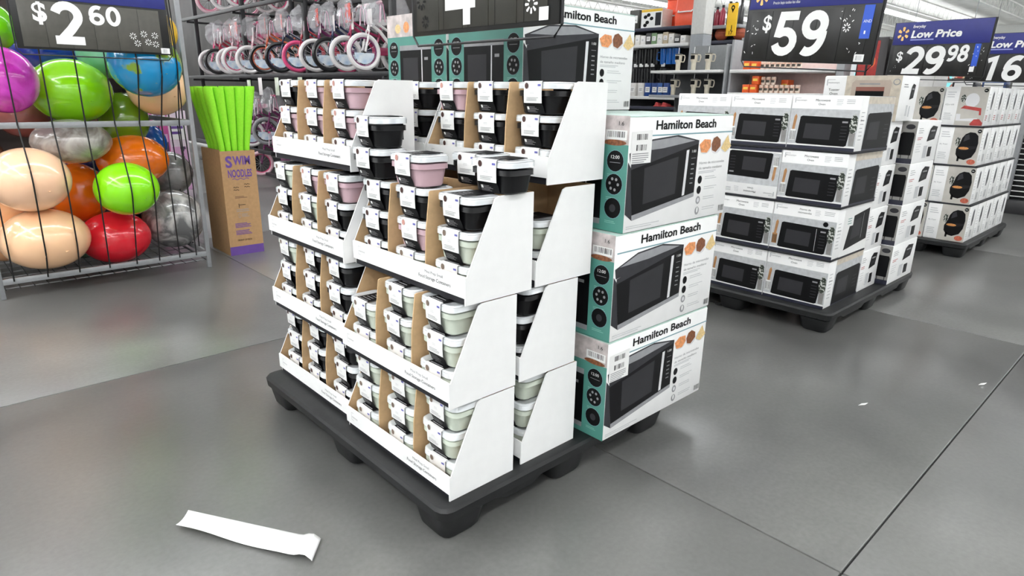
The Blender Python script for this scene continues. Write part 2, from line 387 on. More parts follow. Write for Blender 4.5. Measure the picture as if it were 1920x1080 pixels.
# ================================================================== STEEL MICROWAVE CARTONS (teal side)
HW, HD, HH = .603, .405, .354
def hb_print(g, sticker):
    fr = side(0, 0, 0, HW, HH)
    g.text(fr, 'Hamilton Beach', .22, .882, .08, ink, wd=.585, bold=.026)
    g.rect(fr, .19 if sticker else .02, .826, 1, .838, tealline)
    g.poly(fr, [(.01, .69), (.2, .80), (.43, .825), (.64, .766), (.64, .72), (.02, .6)], darkst, 1)
    g.poly(fr, [(.05, .70), (.2, .785), (.42, .81), (.6, .765), (.3, .715)], steelp, 2)
    g.poly(fr, [(.003, .62), (.03, .565), (.063, .103), (.003, .17)], darkst, 2)
    g.poly(fr, [(.028, .575), (.64, .745), (.636, .23), (.063, .103)], mwblack, 3)
    g.poly(fr, [(.028, .60), (.64, .768), (.64, .735), (.028, .55)], darkst, 4)
    g.poly(fr, [(.06, .15), (.636, .27), (.636, .23), (.063, .103)], steelp, 4)
    g.poly(fr, [(.143, .555), (.448, .63), (.442, .286), (.149, .235)], mwglass, 4)
    g.poly(fr, [(.523, .68), (.548, .685), (.536, .26), (.512, .255)], silver, 5)
    g.text(fr, '1:00', .578, .655, .026, lettw, wd=.04, L=5)
    g.rect(fr, .575, .60, .62, .604, greyink, 5)
    for k in range(5): g.rect(fr, .58, .36+.045*k, .61, .37+.045*k, greyink, 5)
    g.poly(fr, [(0.649, 0.722), (0.697, 0.771), (0.764, 0.764), (0.771, 0.697), (0.734, 0.642), (0.673, 0.649)], food1, 2)
    g.ell(fr, .712, .69, .058, .06, silver, 1)
    g.poly(fr, [(0.776, 0.721), (0.794, 0.776), (0.83, 0.794), (0.873, 0.757), (0.879, 0.696), (0.83, 0.641), (0.788, 0.66)], food2, 2)
    g.ell(fr, .828, .69, .054, .065, silver, 1)
    g.poly(fr, [(0.884, 0.674), (0.927, 0.759), (0.952, 0.802), (0.976, 0.735), (1.0, 0.686), (0.939, 0.631)], food3, 2)
    g.ell(fr, .94, .69, .054, .06, silver, 1)
    g.text(fr, 'Horno de microondas', .665, .535, .026, greyink, wd=.27).text(fr, 'de tamaño mediano', .665, .485, .026, greyink, wd=.25)
    g.rules(fr, .665, .46, .22, 2, .014, .006, paleink)
    for k, y in enumerate((.385, .285, .185, .08)):
        g.ell(fr, .688, y, .022, .04, ink if k < 2 else greyink, 2); g.rules(fr, .74, y+.02, .15, 2, .02, .006, paleink)
        if k == 3: g.ell(fr, .688, y+.008, .009, .028, lettw, 3)
        if k == 2: g.ell(fr, .688, y, .012, .022, silver, 3)
    g.bars(fr, .93, .035, .985, .095).rules(fr, .02, .05, .3, 2, .018, .006, paleink)
def hb_side(g):
    fr = front(0, HD, 0, HD, HH)
    g.rect(fr, 0, 0, 1, .76, teal, 0).rect(fr, 0, .76, 1, 1, photo, 0)
    g.rect(fr, .225, .08, .765, .66, mwblack, 2).rect(fr, .225, .61, .765, .665, steelp, 3).rect(fr, .225, .05, .765, .10, steelp, 3)
    g.rect(fr, .28, .17, .54, .53, mwglass, 3).rect(fr, .60, .10, .615, .61, silver, 4).rect(fr, .65, .50, .71, .53, greyink, 4)
    for x in (.115, .885):
        for k, y in enumerate((.62, .42, .21)):
            g.ell(fr, x, y, .083, .095, tealline, 2); g.ell(fr, x, y, .079, .090, ink, 3); g.rules(fr, x-.07, y-.12, .13, 2, .014, .004, M('pale_teal', (150, 200, 190), .5, var=0))
            if k == 0: g.text(fr, '12:00', x, y+.02, .03, lettw, wd=.08, align='c', L=4); g.rect(fr, x-.05, y-.015, x+.05, y-.011, greyink, 4)
            if k == 1:
                for q in range(6): g.ell(fr, x+.04*math.cos(q), y+.05*math.sin(q), .012, .014, greyink, 4, 8)
            if k == 2: g.ell(fr, x, y, .03, .035, darkst, 4)
    g.rect(fr, .78, .8, .98, .88, lettw, 1).bars(fr, .8, .82, .96, .87).ell(fr, .87, .775, .11, .025, food2, 2)
    g.text(fr, '1.6', .9, .92, .035, ink, L=2).ell(fr, .35, .86, .05, .06, food1, 2).ell(fr, .2, .85, .05, .05, food3, 2)
def hb_proto(sticker):
    t = thing('microwave_carton', '', 'carton', group='white and teal microwave cartons')
    g = G(); g.rbox(0, HW, 0, HD, 0, HH-.004, .004, white); g.obj('carton_body', t)
    topm = M('glossy_top', (184, 208, 199), .4, var=.12, scale=9)
    for y0, y1 in ((.002, HD/2-.001), (HD/2+.001, HD-.002)): G().rbox(.002, HW-.002, y0, y1, HH-.004, HH-.0005, .0015, topm).obj('top_flap', t)
    g = G(); g.sm = False; hb_print(g, sticker); g.obj('front_print', t)
    g = G(); g.sm = False; hb_side(g); g.obj('teal_side_print', t)
    if sticker:
        g = G(); g.sm = False; fr = side(0, 0, 0, HW, HH)
        g.poly(fr, [(.018, .60), (.19, .60), (.19, .88), (.018, .87)], lettw, 6)
        g.bars(fr, .06, .80, .15, .85, L=7).bars(fr, .06, .71, .15, .76, L=7)
        g.rules(fr, .03, .68, .14, 5, .018, .008, greyink, 7)
        g.obj('price_sticker', t)
    return t
H1, H0 = Proto(hb_proto(True)), Proto(hb_proto(False))
H1.at((1.545, 1.192, .1255), 'white microwave carton with price sticker, bottom of the front stack')
H0.at((1.55, 1.194, .4815), 'white microwave carton without sticker, middle of the front stack')
H1.at((1.583, 1.194, .8375), 'white microwave carton with price sticker, topmost of the front stack')
for si, y in enumerate((1.648, 2.07)):
    for k in range(4):
        H0.at((1.572, y, .1255+.356*k), 'white and teal microwave carton, %s of %s stack behind the trays' % (('bottom', 'second from bottom', 'third from bottom', 'topmost')[k], ('first', 'last')[si]))

# ================================================================== BLACK MICROWAVE CARTONS
CW, CD, CH = .352, .485, .276
def cbox(g, wd, d, h, mat=white): return g.rbox(0, d, 0, wd, 0, h, .004, mat)
def mw_front(g, es=False, flip=False):
    fr = front(0, CW, 0, CW, CH)
    if flip: fr = (fr[0]+fr[1]+fr[2], -fr[1], -fr[2], fr[3])
    g.rect(fr, 0, .0, 1, .75, tile, 1).rect(fr, 0, 0, 1, .06, counterp, 2).rect(fr, 0, .06, 1, .09, lettw, 2)
    g.rect(fr, .04, .86, .055, .95, paleink).rect(fr, .04, .94, .13, .95, paleink).text(fr, 'mainstays', .06, .895, .03, greyink, wd=.16)
    if es: g.text(fr, 'Horno de', .5, .90, .04, ink, wd=.17, align='c').text(fr, 'microondas', .5, .835, .04, ink, wd=.21, align='c')
    else: g.text(fr, 'Microwave', .46, .89, .045, ink, wd=.21, align='c').text(fr, 'Oven', .45, .82, .04, ink, wd=.1, align='c')
    g.rules(fr, .66, .92, .1, 4, .03, .008, paleink).rules(fr, .8, .92, .16, 3, .03, .008, greyink)
    g.poly(fr, [(.13, .11), (.16, .60), (.19, .62), (.9, .60), (.92, .56), (.88, .10), (.85, .08), (.16, .09)], mwblack, 3)
    g.poly(fr, [(.235, .2), (.25, .48), (.64, .47), (.63, .19)], mwglass, 4)
    if es: g.rect(fr, .715, .12, .72, .57, silver, 4)
    for k in range(5): g.rect(fr, .77, .2+.06*k, .86, .212+.06*k, darkst, 4)
    g.rect(fr, .78, .51, .86, .54, greyink, 4)
    g.poly(fr, [(.9, .34), (.885, .5), (.91, .64), (.95, .68), (.99, .6), (.99, .38), (.95, .32)], leafp, 5).poly(fr, [(.91, .10), (.9, .34), (.985, .34), (.98, .10)], potp, 4)
    g.poly(fr, [(.03, .15), (.03, .36), (.11, .36), (.11, .15)], lettw if not es else woodp, 4).bars(fr, .03, .16, .11, .33, L=5)
    g.poly(fr, [(.05, .36), (.065, .60), (.09, .65), (.11, .6), (.09, .36)], woodp, 4)
    if es: g.ell(fr, .84, .68, .04, .05, ink, 3)
def mw_side(g, plain=False):
    fr = side(0, 0, 0, CD, CH)
    g.rect(fr, .2, 0, 1, 1, lettw if plain else tile, 1).rules(fr, .05, .7, .1, 8, .07, .01, greyink).text(fr, 'Oven', .05, .55, .035, ink, wd=.1)
    if plain:
        g.poly(fr, [(.3, .12), (.42, .78), (.95, .88), (.97, .22)], mwblack, 3).poly(fr, [(.45, .3), (.5, .68), (.72, .73), (.73, .34)], mwglass, 4).rect(fr, .78, .27, .785, .8, silver, 4)
        g.rect(fr, .3, .6, .48, .8, lettw, 5).rules(fr, .31, .75, .14, 3, .05, .015, teal, 6)
    else:
        g.rect(fr, .2, 0, 1, .05, counterp, 2)
        g.poly(fr, [(.2, .03), (.24, .66), (.28, .69), (.93, .71), (.97, .66), (.97, .02)], mwblack, 3).poly(fr, [(.3, .2), (.32, .52), (.62, .54), (.62, .19)], mwglass, 4)
        for k in range(4): g.rect(fr, .78, .22+.08*k, .9, .235+.08*k, darkst, 4)
        g.rect(fr, .2, .86, 1, .99, photo2, 2)
def mw_proto(es=False, flip=False, plain=False):
    t = thing('microwave_box', '', 'carton', group='black microwave cartons')
    g = G(); cbox(g, CW, CD, CH); g.obj('carton_body', t)
    g = G(); g.sm = False; mw_front(g, es, flip); g.obj('front_print', t)
    g = G(); g.sm = False; mw_side(g, plain); g.obj('side_print', t)
    return t
MA, MB, MCx = Proto(mw_proto()), Proto(mw_proto(True, False, True)), Proto(mw_proto(False, True))
zt4 = [.1255, .4105, .70, .99]
xs4 = [3.575, 3.565, 3.562, 3.561]; yo4 = [.0, -.005, -.012, -.028]
padm = navy
CO = ['right', 'middle', 'left']
for k in range(4):
    for c in range(3):
        if k == 3 and c == 2: zz = zt4[k]
        P = MB if (k == 1 and c == 0) else MCx if (k == 2 and c == 1) else MA
        P.at((xs4[k], 1.290+yo4[k]+c*.357, zt4[k]), 'black microwave carton, %s column, %s layer of the microwave pallet%s' % (CO[c], ('bottom', 'second', 'third', 'top')[k], ', printed upside down' if P is MCx else ''))
    if k:
        tag(G().rbox(xs4[k]-.004, xs4[k]+CD, 1.288+yo4[k], 1.29+yo4[k]+1.07, zt4[k]-.0125, zt4[k]-.0005, .003, padm).obj('divider_pad'),
            'dark divider sheet under the %s layer of microwave cartons' % ('', 'second', 'third', 'top')[k], 'divider')
# toaster oven cartons: n (narrow) and o (outer)
def oven_icon(g, fr, x, y, w_, h_, L=3):
    g.poly(fr, [(x, y), (x+w_*.18, y+h_*.8), (x+w_*.45, y+h_), (x+w_, y+h_*.92), (x+w_*.85, y+.12*h_)], mwblack, L)
    g.poly(fr, [(x+w_*.3, y+h_*.62), (x+w_*.8, y+h_*.62), (x+w_*.76, y+h_*.72), (x+w_*.32, y+h_*.72)], greyink, L+1)
    g.poly(fr, [(x+w_*.26, y+h_*.2), (x+w_*.72, y+h_*.28), (x+w_*.74, y+h_*.5), (x+w_*.3, y+h_*.45)], mwglass, L+1)
def oven_proto(wd, d, h, nm):
    t = thing(nm, '', 'carton', group='toaster oven cartons')
    g = G(); cbox(g, wd, d, h); g.obj('carton_body', t)
    g = G(); g.sm = False; fr = front(0, wd, 0, wd, h)
    g.rect(fr, .45, 0, 1, 1, greyph, 1).rect(fr, .45, 0, 1, .12, counterp, 2)
    g.poly(fr, [(.78, .2), (.76, .68), (.8, .74), (.965, .74), (.98, .68), (.97, .2)], mwblack, 3).rect(fr, .82, .12, .83, .22, mwblack, 3).rect(fr, .94, .12, .95, .22, mwblack, 3).ell(fr, .9, .87, .07, .06, darkst, 3)
    g.rules(fr, .05, .8, .3, 6, .06, .015, greyink); g.obj('front_print', t)
    g = G(); g.sm = False; fr = side(0, 0, 0, d, h)
    oven_icon(g, fr, .48, .5, .38, .38); g.rect(fr, .6, .12, .75, .36, mwblack, 2).rect(fr, .4, .1, .55, .4, paleink, 2).rules(fr, .08, .82, .22, 3, .05, .014, greyink).rules(fr, .08, .45, .2, 4, .06, .012, paleink).rules(fr, .08, .6, .2, 2, .04, .016, red_m)
    g.obj('side_print', t)
    return t
N_, O_ = Proto(oven_proto(.30, .315, .25, 'toaster_oven_box')), Proto(oven_proto(.36, .47, .25, 'air_oven_box'))
zo = [.1255, .390, .647, .887]; zo = [.1255, .3765, .6275, .8785]
for k in range(4):
    nm = ('bottom', 'second', 'third', 'top')[k]
    N_.at((4.055+.012*k, 1.292+.006*k, zo[k]), 'small white oven carton beside the microwaves, %s of its column' % nm)
    O_.at((4.39+.02*k, 1.228+.004*k, zo[k]), 'white and grey oven carton at pallet end, %s of its column' % nm)
    for c in range(2): O_.at((4.39+.02*k, 1.6+.37*c, zo[k]), 'oven carton in %s hidden column behind the microwaves, %s one' % (('first', 'second')[c], nm)) if c == 0 else None
t = thing('toaster_oven_carton', 'large beige toaster oven carton on top of the oven cartons', 'carton', (4.19, 1.289, 1.1292))
g = G(); g.rbox(0, .31, 0, .43, 0, .253, .008, white); g.obj('carton_body', t)
g = G(); g.sm = False; fr = front(0, .43, 0, .43, .253)
g.rect(fr, .3, 0, 1, 1, photo2, 1).rect(fr, .04, .78, .05, .92, paleink).rect(fr, .04, .91, .15, .92, paleink).text(fr, 'mainstays', .06, .83, .035, greyink, wd=.15)
g.text(fr, 'Toaster', .15, .66, .055, ink, wd=.15, align='c').text(fr, 'Oven', .15, .57, .055, ink, wd=.11, align='c').rules(fr, .07, .5, .16, 2, .05, .015, greyink)
g.poly(fr, [(.38, .15), (.38, .84), (.42, .9), (.86, .9), (.88, .84), (.87, .15)], M('beige_oven', (188, 172, 158), .4), 2).rect(fr, .44, .34, .8, .73, mwblack, 3).rect(fr, .44, .66, .8, .75, M('copper_print', (150, 96, 84), .4), 4).rect(fr, .48, .80, .74, .83, steelp, 4).rect(fr, .46, .36, .78, .52, mwglass, 4)
g.ell(fr, .94, .86, .045, .07, steelp, 5).ell(fr, .94, .86, .033, .05, photo2, 6); g.obj('front_print', t)
g = G(); g.sm = False; fr = side(0, 0, 0, .31, .253); oven_icon(g, fr, .55, .48, .25, .36); g.rules(fr, .15, .8, .25, 2, .05, .02, greyink).rect(fr, .45, .12, .54, .36, paleink, 2).rect(fr, .62, .1, .68, .34, paleink, 2); g.obj('side_print', t)
film = M('shrink_film', (245, 245, 248), .12, var=0, alpha=.16, coat=.3)

# ================================================================== AIR FRYER CARTONS
AW, AD, AH = .296, .268, .298
def af_proto(grill):
    t = thing('air_fryer_box', '', 'carton', group='air fryer cartons')
    g = G(); cbox(g, AW, AD, AH); g.obj('carton_body', t)
    g = G(); g.sm = False; fr = front(0, AW, 0, AW, AH)
    g.rect(fr, .34, 0, 1, 1, M('warm_photo', (190, 186, 178), .45, var=.1, scale=10), 1).rules(fr, .06, .85, .22, 3, .06, .02, paleink).text(fr, 'Air Fryer' if not grill else 'Grill', .05, .52, .04, greyink, wd=.2).rules(fr, .06, .3, .2, 4, .05, .018, paleink)
    g.ell(fr, .93, .91, .05, .05, ink, 3).rules(fr, .9, .905, .06, 1, .02, .012, lettw, 4)
    if grill:
        g.poly(fr, [(.42, .44), (.5, .52), (.9, .46), (.92, .28), (.87, .28), (.86, .38), (.5, .44)], red_m, 3).poly(fr, [(.35, .3), (.45, .3), (.46, .17), (.85, .2), (.86, .12), (.36, .12)], silver, 3).poly(fr, [(.7, .05), (.78, .17), (.9, .18), (.99, .08), (.98, .01), (.72, .01)], red_m, 4).ell(fr, .45, .7, .06, .1, leafp, 3).ell(fr, .66, .66, .16, .18, silver, 2)
    else:
        g.poly(fr, [(.56, .17), (.48, .28), (.47, .42), (.53, .56), (.56, .72), (.62, .82), (.72, .88), (.84, .87), (.92, .79), (.95, .6), (.93, .38), (.86, .22), (.7, .14)], mwblack, 3)
        g.poly(fr, [(.6, .62), (.62, .78), (.7, .83), (.74, .7)], darkst, 4).rect(fr, .53, .1, .58, .24, mwblack, 3).ell(fr, .64, .45, .12, .035, fry_m, 5).poly(fr, [(.47, .42), (.53, .50), (.93, .52), (.94, .47), (.8, .42), (.6, .38)], M('fryer_gap', (34, 33, 34), .5, spec=.2), 4).ell(fr, .87, .1, .1, .07, M('tomato_photo', (190, 96, 72), .5, var=.35, scale=120), 4).ell(fr, .48, .62, .06, .12, leafp, 2)
    g.obj('front_print', t)
    g = G(); g.sm = False; fr = side(0, 0, 0, AD, AH)
    g.poly(fr, [(.5, .42), (.46, .6), (.5, .82), (.58, .9), (.66, .84), (.68, .6), (.62, .42)], M('oval_grey', (112, 112, 114), .5, var=.15, scale=20), 3)
    g.poly(fr, [(.56, .47), (.56, .86), (.63, .82), (.64, .6)], darkst, 4).bars(fr, .52, .1, .72, .3, greyink).rules(fr, .1, .8, .2, 6, .08, .015, paleink).rules(fr, .1, .25, .25, 3, .05, .02, paleink if not grill else red_m)
    g.obj('side_print', t)
    return t
A0, A1 = Proto(af_proto(False)), Proto(af_proto(True))
za = [.1255, .437, .7485, 1.060]
for k in range(4):
    for i in range(5):
        P = A1 if k == 3 else A0
        P.at((6.275+.004*k+i*.272, 1.255+.016*k, za[k]), '%s carton, %s layer, %s from the front in the right row' % ('grill' if k == 3 else 'air fryer', ('bottom', 'second', 'third', 'top')[k], NTH[i]))
    for i in range(2):
        A0.at((6.275+.004*k+i*.272, 1.56+.016*k, za[k]), 'air fryer carton, %s layer, %s of the left row' % (('bottom', 'second', 'third', 'top')[k], ('front', 'rear')[i]))
    if k: tag(G().rbox(6.27, 7.62, 1.25+.016*(k-1), 1.86, za[k]-.0125, za[k]-.0005, .003, padm).obj('divider_pad'), 'dark divider sheet under the %s layer of air fryer cartons' % ('', 'second', 'third', 'top')[k], 'divider')

# ================================================================== PRICE SIGNS
def petal_star(g, fr, x, y, r, mat, n=6, L=4, asp=.22, a0=PI/2):
    g = getattr(g, 'c', g)
    for k in range(n):
        a = a0+k*2*PI/n; d = Vector((math.cos(a), math.sin(a))); e_ = Vector((-d.y, d.x)); c = Vector((x, y))
        g.poly(fr, [tuple(c+d*r*q+e_*r*asp*s*f) for q, s, f in ((.38, -1, .6), (.9, -1, 1), (1, 0, 1), (.9, 1, 1), (.38, 1, .6))], mat, L)
def sign(label, A, az, wd, hb, hh, tilt, draw, header=True, rods=True, tabs=5, tabm=None):
    """A bottom-left corner seen from the front; az direction of the lower edge to the right"""
    t = thing('price_sign', label, 'sign', A, az); t.rotation_euler = (0, -tilt, az)
    fr = FR((0, 0, 0), (1, 0, 0), (0, 0, 1))
    G().rbox(0, wd, 0, .012, 0, hb+hh, .003, signblk).obj('panel', t)
    tm = G().rbox(0, wd*.888/tabs, -.0025, 0, .012, hb-.012, .001, tabm or signblk).mesh('number_tab')
    for k in range(tabs): put('number_tab', tm, t, (wd*.04+(wd*.9)*k/tabs, 0, 0))
    hp = t
    if header: hp = G().rbox(.004, wd-.004, -.002, 0, hb, hb+hh-.004, .001, bluesign).obj('header_panel', t)
    fr2 = FR((0, -.0026, 0), (1, 0, 0), (0, 0, 1))
    g = G(); g.sm = False; g.h = G(); g.t = G(); g.c = G(); g.parts = []; g.h.sm = g.t.sm = g.c.sm = False; draw(g, fr2)
    g.obj('numeral', t)
    for q_ in g.parts: q_.obj('numeral', t)
    if g.c.v: g.c.obj('confetti_print', t)['kind'] = 'stuff'
    if g.h.v: g.h.obj('lettering', hp)
    if g.t.v: g.t.obj('price_label', t)
    g = G(); g.tube([(-.006, .006, hb+hh), (-.006, .006, .0), (.02, .006, -.03), (wd-.02, .006, -.03), (wd+.006, .006, 0), (wd+.006, .006, hb+hh)], .004, dmetal, 6); g.obj('wire_frame', t)
    g = G()
    if rods:
        for x in (wd*.2, wd*.8): g.tube([(x, .006, hb+hh), (x, .006, CEIL-A[2]-.02-x*math.sin(tilt))], .0025, metal, 5)
        g.obj('hanger', t)
    return t
def confetti(g, fr, x0, x1, y0, y1, n, mat=lettw):
    g = g.c
    for k in range(n):
        x, y = R.uniform(x0, x1), R.uniform(y0, y1); a = R.uniform(0, PI); d = Vector((math.cos(a), math.sin(a)))*R.uniform(.003, .007); e_ = Vector((-d.y, d.x))*.35
        c = Vector((x, y)); g.poly(fr, [tuple(c-d-e_), tuple(c+d-e_), tuple(c+d+e_), tuple(c-d+e_)], mat, 4)
def arc(cx, cy, rx, ry, a0, a1, n=14): return [(cx+rx*math.cos(math.radians(a0+(a1-a0)*i/n)), cy+ry*math.sin(math.radians(a0+(a1-a0)*i/n))) for i in range(n+1)]
W_ = .115     # half stroke width relative to the digit height is W_*.9
DG = {'1': [[(.12, .80), (.38, .90), (.38, 0)]],
      '2': [arc(.36, .68, .245, .235, 165, -30)+[(.42, .36), (.14, .06)], [(.045, .098), (.68, .098)]],
      '5': [[(.64, .915), (.2, .915), (.15, .52)]+arc(.35, .32, .25, .235, 125, -165)],
      '6': [arc(.36, .31, .235, .225, 0, 360, 22), arc(.42, .52, .30, .39, 62, 190)],
      '9': [arc(.36, .69, .235, .225, 0, 360, 22), arc(.30, .48, .30, .39, 10, -118)],
      '8': [arc(.36, .715, .19, .20, 0, 360, 20), arc(.36, .28, .235, .215, 0, 360, 22)],
      '0': [arc(.36, .5, .235, .41, 0, 360, 26)]}
def digits(g, fr, t, x, y, h, mat, pitch, shear=0.0):
    """heavy rounded poster numerals drawn as broad strokes; pitch = advance per digit, digit cell is .72 wide per unit height"""
    for ch in t:
        q_ = G(); q_.sm = False; g.parts.append(q_)
        for si, st in enumerate(DG[ch]):
            P = [Vector(p) for p in st]; n = len(P); cl = (P[0]-P[-1]).length < 1e-3; Lf = []; Rt = []
            if cl: P = P[:-1]; n -= 1
            for i in range(n):
                d0 = (P[i]-P[i-1]).normalized() if (i or cl) else (P[1]-P[0]).normalized()
                d1 = (P[(i+1) % n]-P[i]).normalized() if (i < n-1 or cl) else d0
                d = (d0+d1).normalized(); k = min(1.5, 1/max(.5, d.dot(d1))); nn = Vector((-d.y, d.x))*.1*k
                Lf.append(P[i]+nn); Rt.append(P[i]-nn)
            tr = lambda p: (x+(p.x+shear*p.y)*pitch/.74, y+p.y*h)
            for i in range(n if cl else n-1):
                j = (i+1) % n; q_.poly(fr, [tr(Rt[i]), tr(Rt[j]), tr(Lf[j]), tr(Lf[i])], mat, 3+.8*si+.04*i)
        x += pitch
def d59(g, fr):
    g.text(fr, '$', .118, .16, .078, lettw, bold=.018, asp=1.1); digits(g, fr, '59', .19, .034, .212, lettw, .170, .05)
    petal_star(g, fr, .63, .165, .022, lettw, 8, asp=.16); confetti(g, fr, .58, .68, .19, .245, 9); confetti(g, fr, .64, .72, .03, .1, 5); confetti(g, fr, .01, .09, .03, .23, 12)
    g.t.rect(fr, .705, .115, .757, .262, bluetag, 3); g.t.text(fr, 'AND', .712, .185, .014, lettw, L=4); g.t.rect(fr, .725, .135, .733, .15, lettw, 4)
    g.t.rect(fr, .7, .012, .752, .045, lettw, 4).bars(fr, .71, .018, .74, .04, greyink, 5)
    petal_star(g.h, fr, .085, .33, .045, yellowm); g.h.text(fr, 'Everyday', .165, .375, .02, lettw, bold=.02); g.h.text(fr, 'Low Price', .165, .315, .042, lettw, wd=.27, bold=.035, shear=.15); g.h.text(fr, 'Precio bajo todos los días', .165, .288, .014, lettw, wd=.17)
sign('black fifty-nine dollar price sign hanging above the microwave cartons', (3.590, 1.955, 1.448), math.radians(75.23-180), .79, .267, .15, -.055, d59)
def d29(g, fr, a='29', b_='98'):
    g.text(fr, '$', .07, .115, .075, lettw, bold=.018, asp=1.15); digits(g, fr, a, .13, .012, .212, lettw, .182, .1); digits(g, fr, b_, .505, .11, .118, lettw, .09, .1)
    petal_star(g.h, fr, .09, .325, .055, yellowm); g.h.text(fr, 'Everyday', .17, .368, .022, lettw, bold=.02, shear=.1); g.h.text(fr, 'Low Price', .165, .293, .056, lettw, wd=.43, bold=.035, shear=.12); g.h.rect(fr, .165, .272, .37, .281, M('pale_blue_ink', (150, 156, 214), .5, var=0), 3)
    g.t.rect(fr, .72, .075, .765, .235, bluetag, 3).rect(fr, .715, .035, .752, .072, lettw, 4); confetti(g, fr, .03, .1, .02, .09, 4); confetti(g, fr, .69, .8, .02, .22, 14)
az29 = math.radians(67.89-180)
sign('black twenty-nine ninety-eight price sign hanging above the air fryer cartons', (6.30, 2.075, 1.452), az29, .825, .24, .175, -.035, d29)
def d16(g, fr): d29(g, fr, '16', '96')
sign('black sixteen dollar price sign cut off by the right picture edge', (7.473, 1.767, 1.428), az29, .825, .24, .175, -.03, d16)
def d4(g, fr):
    for k in range(1, 5): g.rect(fr, .05+.12*k, .012, .052+.12*k, .33, ink, 2)
    vs = [(.19, .105), (.19, .065), (.27, .065), (.27, .02), (.325, .02), (.325, .065), (.345, .065), (.345, .105), (.325, .105), (.325, .26), (.27, .26)]
    g.poly(fr, [(.18, .105), (.18, .065), (.325, .065), (.325, .105)], lettw, 3).poly(fr, [(.268, .02), (.302, .02), (.302, .27), (.268, .27)], lettw, 4).poly(fr, [(.18, .105), (.21, .105), (.3, .27), (.268, .27)], lettw, 3)
    g.text(fr, '$', .09, .2, .06, lettw, bold=.025); petal_star(g, fr, .055, .10, .025, ink, 8, asp=.16); petal_star(g, fr, .075, .04, .02, ink, 8, asp=.16); petal_star(g, fr, .56, .055, .025, lettw, 8, asp=.16); petal_star(g, fr, .53, .12, .02, signblk, 8)
    g.t.rect(fr, .59, .012, .625, .045, lettw, 4); confetti(g, fr, .5, .62, .06, .28, 8)
sign('grey black four dollar price sign hanging over the container trays', (1.3, 1.89, 1.424), -PI/2, .66, .31, .14, 0.0, d4, tabm=signbrn)
def d2(g, fr):
    g.text(fr, '$', .095, .15, .1, lettw, bold=.03, asp=.95); digits(g, fr, '2', .175, .033, .225, lettw, .165); digits(g, fr, '60', .362, .148, .105, lettw, .085)
    for x, y in ((.58, .1), (.64, .115), (.70, .11), (.6, .06), (.66, .07), (.7, .06)): petal_star(g, fr, x, y, .02, lettw, 8, asp=.13)
    g.t.rect(fr, .725, .008, .775, .04, lettw, 4).bars(fr, .735, .012, .76, .035, greyink, 5)
sign('two dollar price sign with painted-in sheen fixed to the front of the ball rack', (.55, 4.60, 1.443), 0, .785, .265, .12, .0, d2, rods=False, tabs=6, tabm=signsheen)

# ================================================================== BALL RACK
RX0, RX1, RY0, RY1 = .262, 1.462, 4.80, 5.95
t = thing('ball_rack', 'grey metal ball rack with black elastic cords', 'rack', (0, 0, 0))
for x in (RX0, RX1):
    for y in (RY0, RY1):
        G().rbox(x-.014, x+.014, y-.014, y+.014, 0, 2.1, .004, metal).obj('post', t)
for z in (.105, 1.022, 2.08):
    for y in (RY0, RY1): G().rbox(RX0, RX1, y-.012, y+.012, z-.018, z+.018, .003, metal).obj('rail', t)
    for x in (RX0, RX1): G().rbox(x-.009, x+.009, RY0, RY1, z-.018, z+.018, .003, metal).obj('rail', t)
g = G()
for k in range(17): g.tube([(RX0+.02+k*.073, RY0, .055), (RX0+.02+k*.073, RY1, .055)], .003, dmetal, 4)
for k in range(8): g.tube([(RX0, RY0+.05+k*.15, .05), (RX1, RY0+.05+k*.15, .05)], .004, metal, 4)
for x in (RX0, RX1):
    for z in (.055,): g.tube([(x, RY0, z), (x, RY1, z)], .006, metal, 4)
g.obj('base_grid', t)
balls = [('green', 0.863, 5.204, 1.216, 0.242, 0.204), ('magenta', 0.496, 5.007, 1.276, 0.183, 0.191), ('globe', 1.234, 4.832, 1.392, 0.216, 0.204), ('peach_right', 1.378, 5.177, 1.245, 0.198, 0.188), ('grey_top', 0.786, 4.995, 0.909, 0.226, 0.14), ('olive', 1.188, 5.403, 1.02, 0.164, 0.192), ('orange_right', 1.149, 5.133, 0.76, 0.228, 0.172), ('lime', 1.015, 4.814, 0.607, 0.193, 0.172), ('peach_high', 0.507, 4.817, 0.704, 0.217, 0.19), ('orange_left', 0.816, 5.269, 0.542, 0.184, 0.203), ('peach_low', 0.537, 4.883, 0.324, 0.244, 0.188), ('red', 0.95, 5.054, 0.25, 0.222, 0.178), ('silver', 1.36, 5.16, 0.316, 0.209, 0.213), ('peach_corner', 0.349, 5.249, 0.333, 0.191, 0.191), ('grey_back', 1.446, 5.417, 0.619, 0.164, 0.164), ('blue_dark', 0.851, 5.716, 1.465, 0.281, 0.206), ('blue_small', 1.386, 5.62, 0.836, 0.124, 0.144), ('mint', 1.158, 5.384, 1.47, 0.204, 0.167), ('green_left', 0.526, 5.12, 1.58, 0.104, 0.128), ('yellow', 1.54, 5.52, 1.642, 0.119, 0.139), ('dull_green', 0.793, 5.32, 0.175, 0.12, 0.10)]
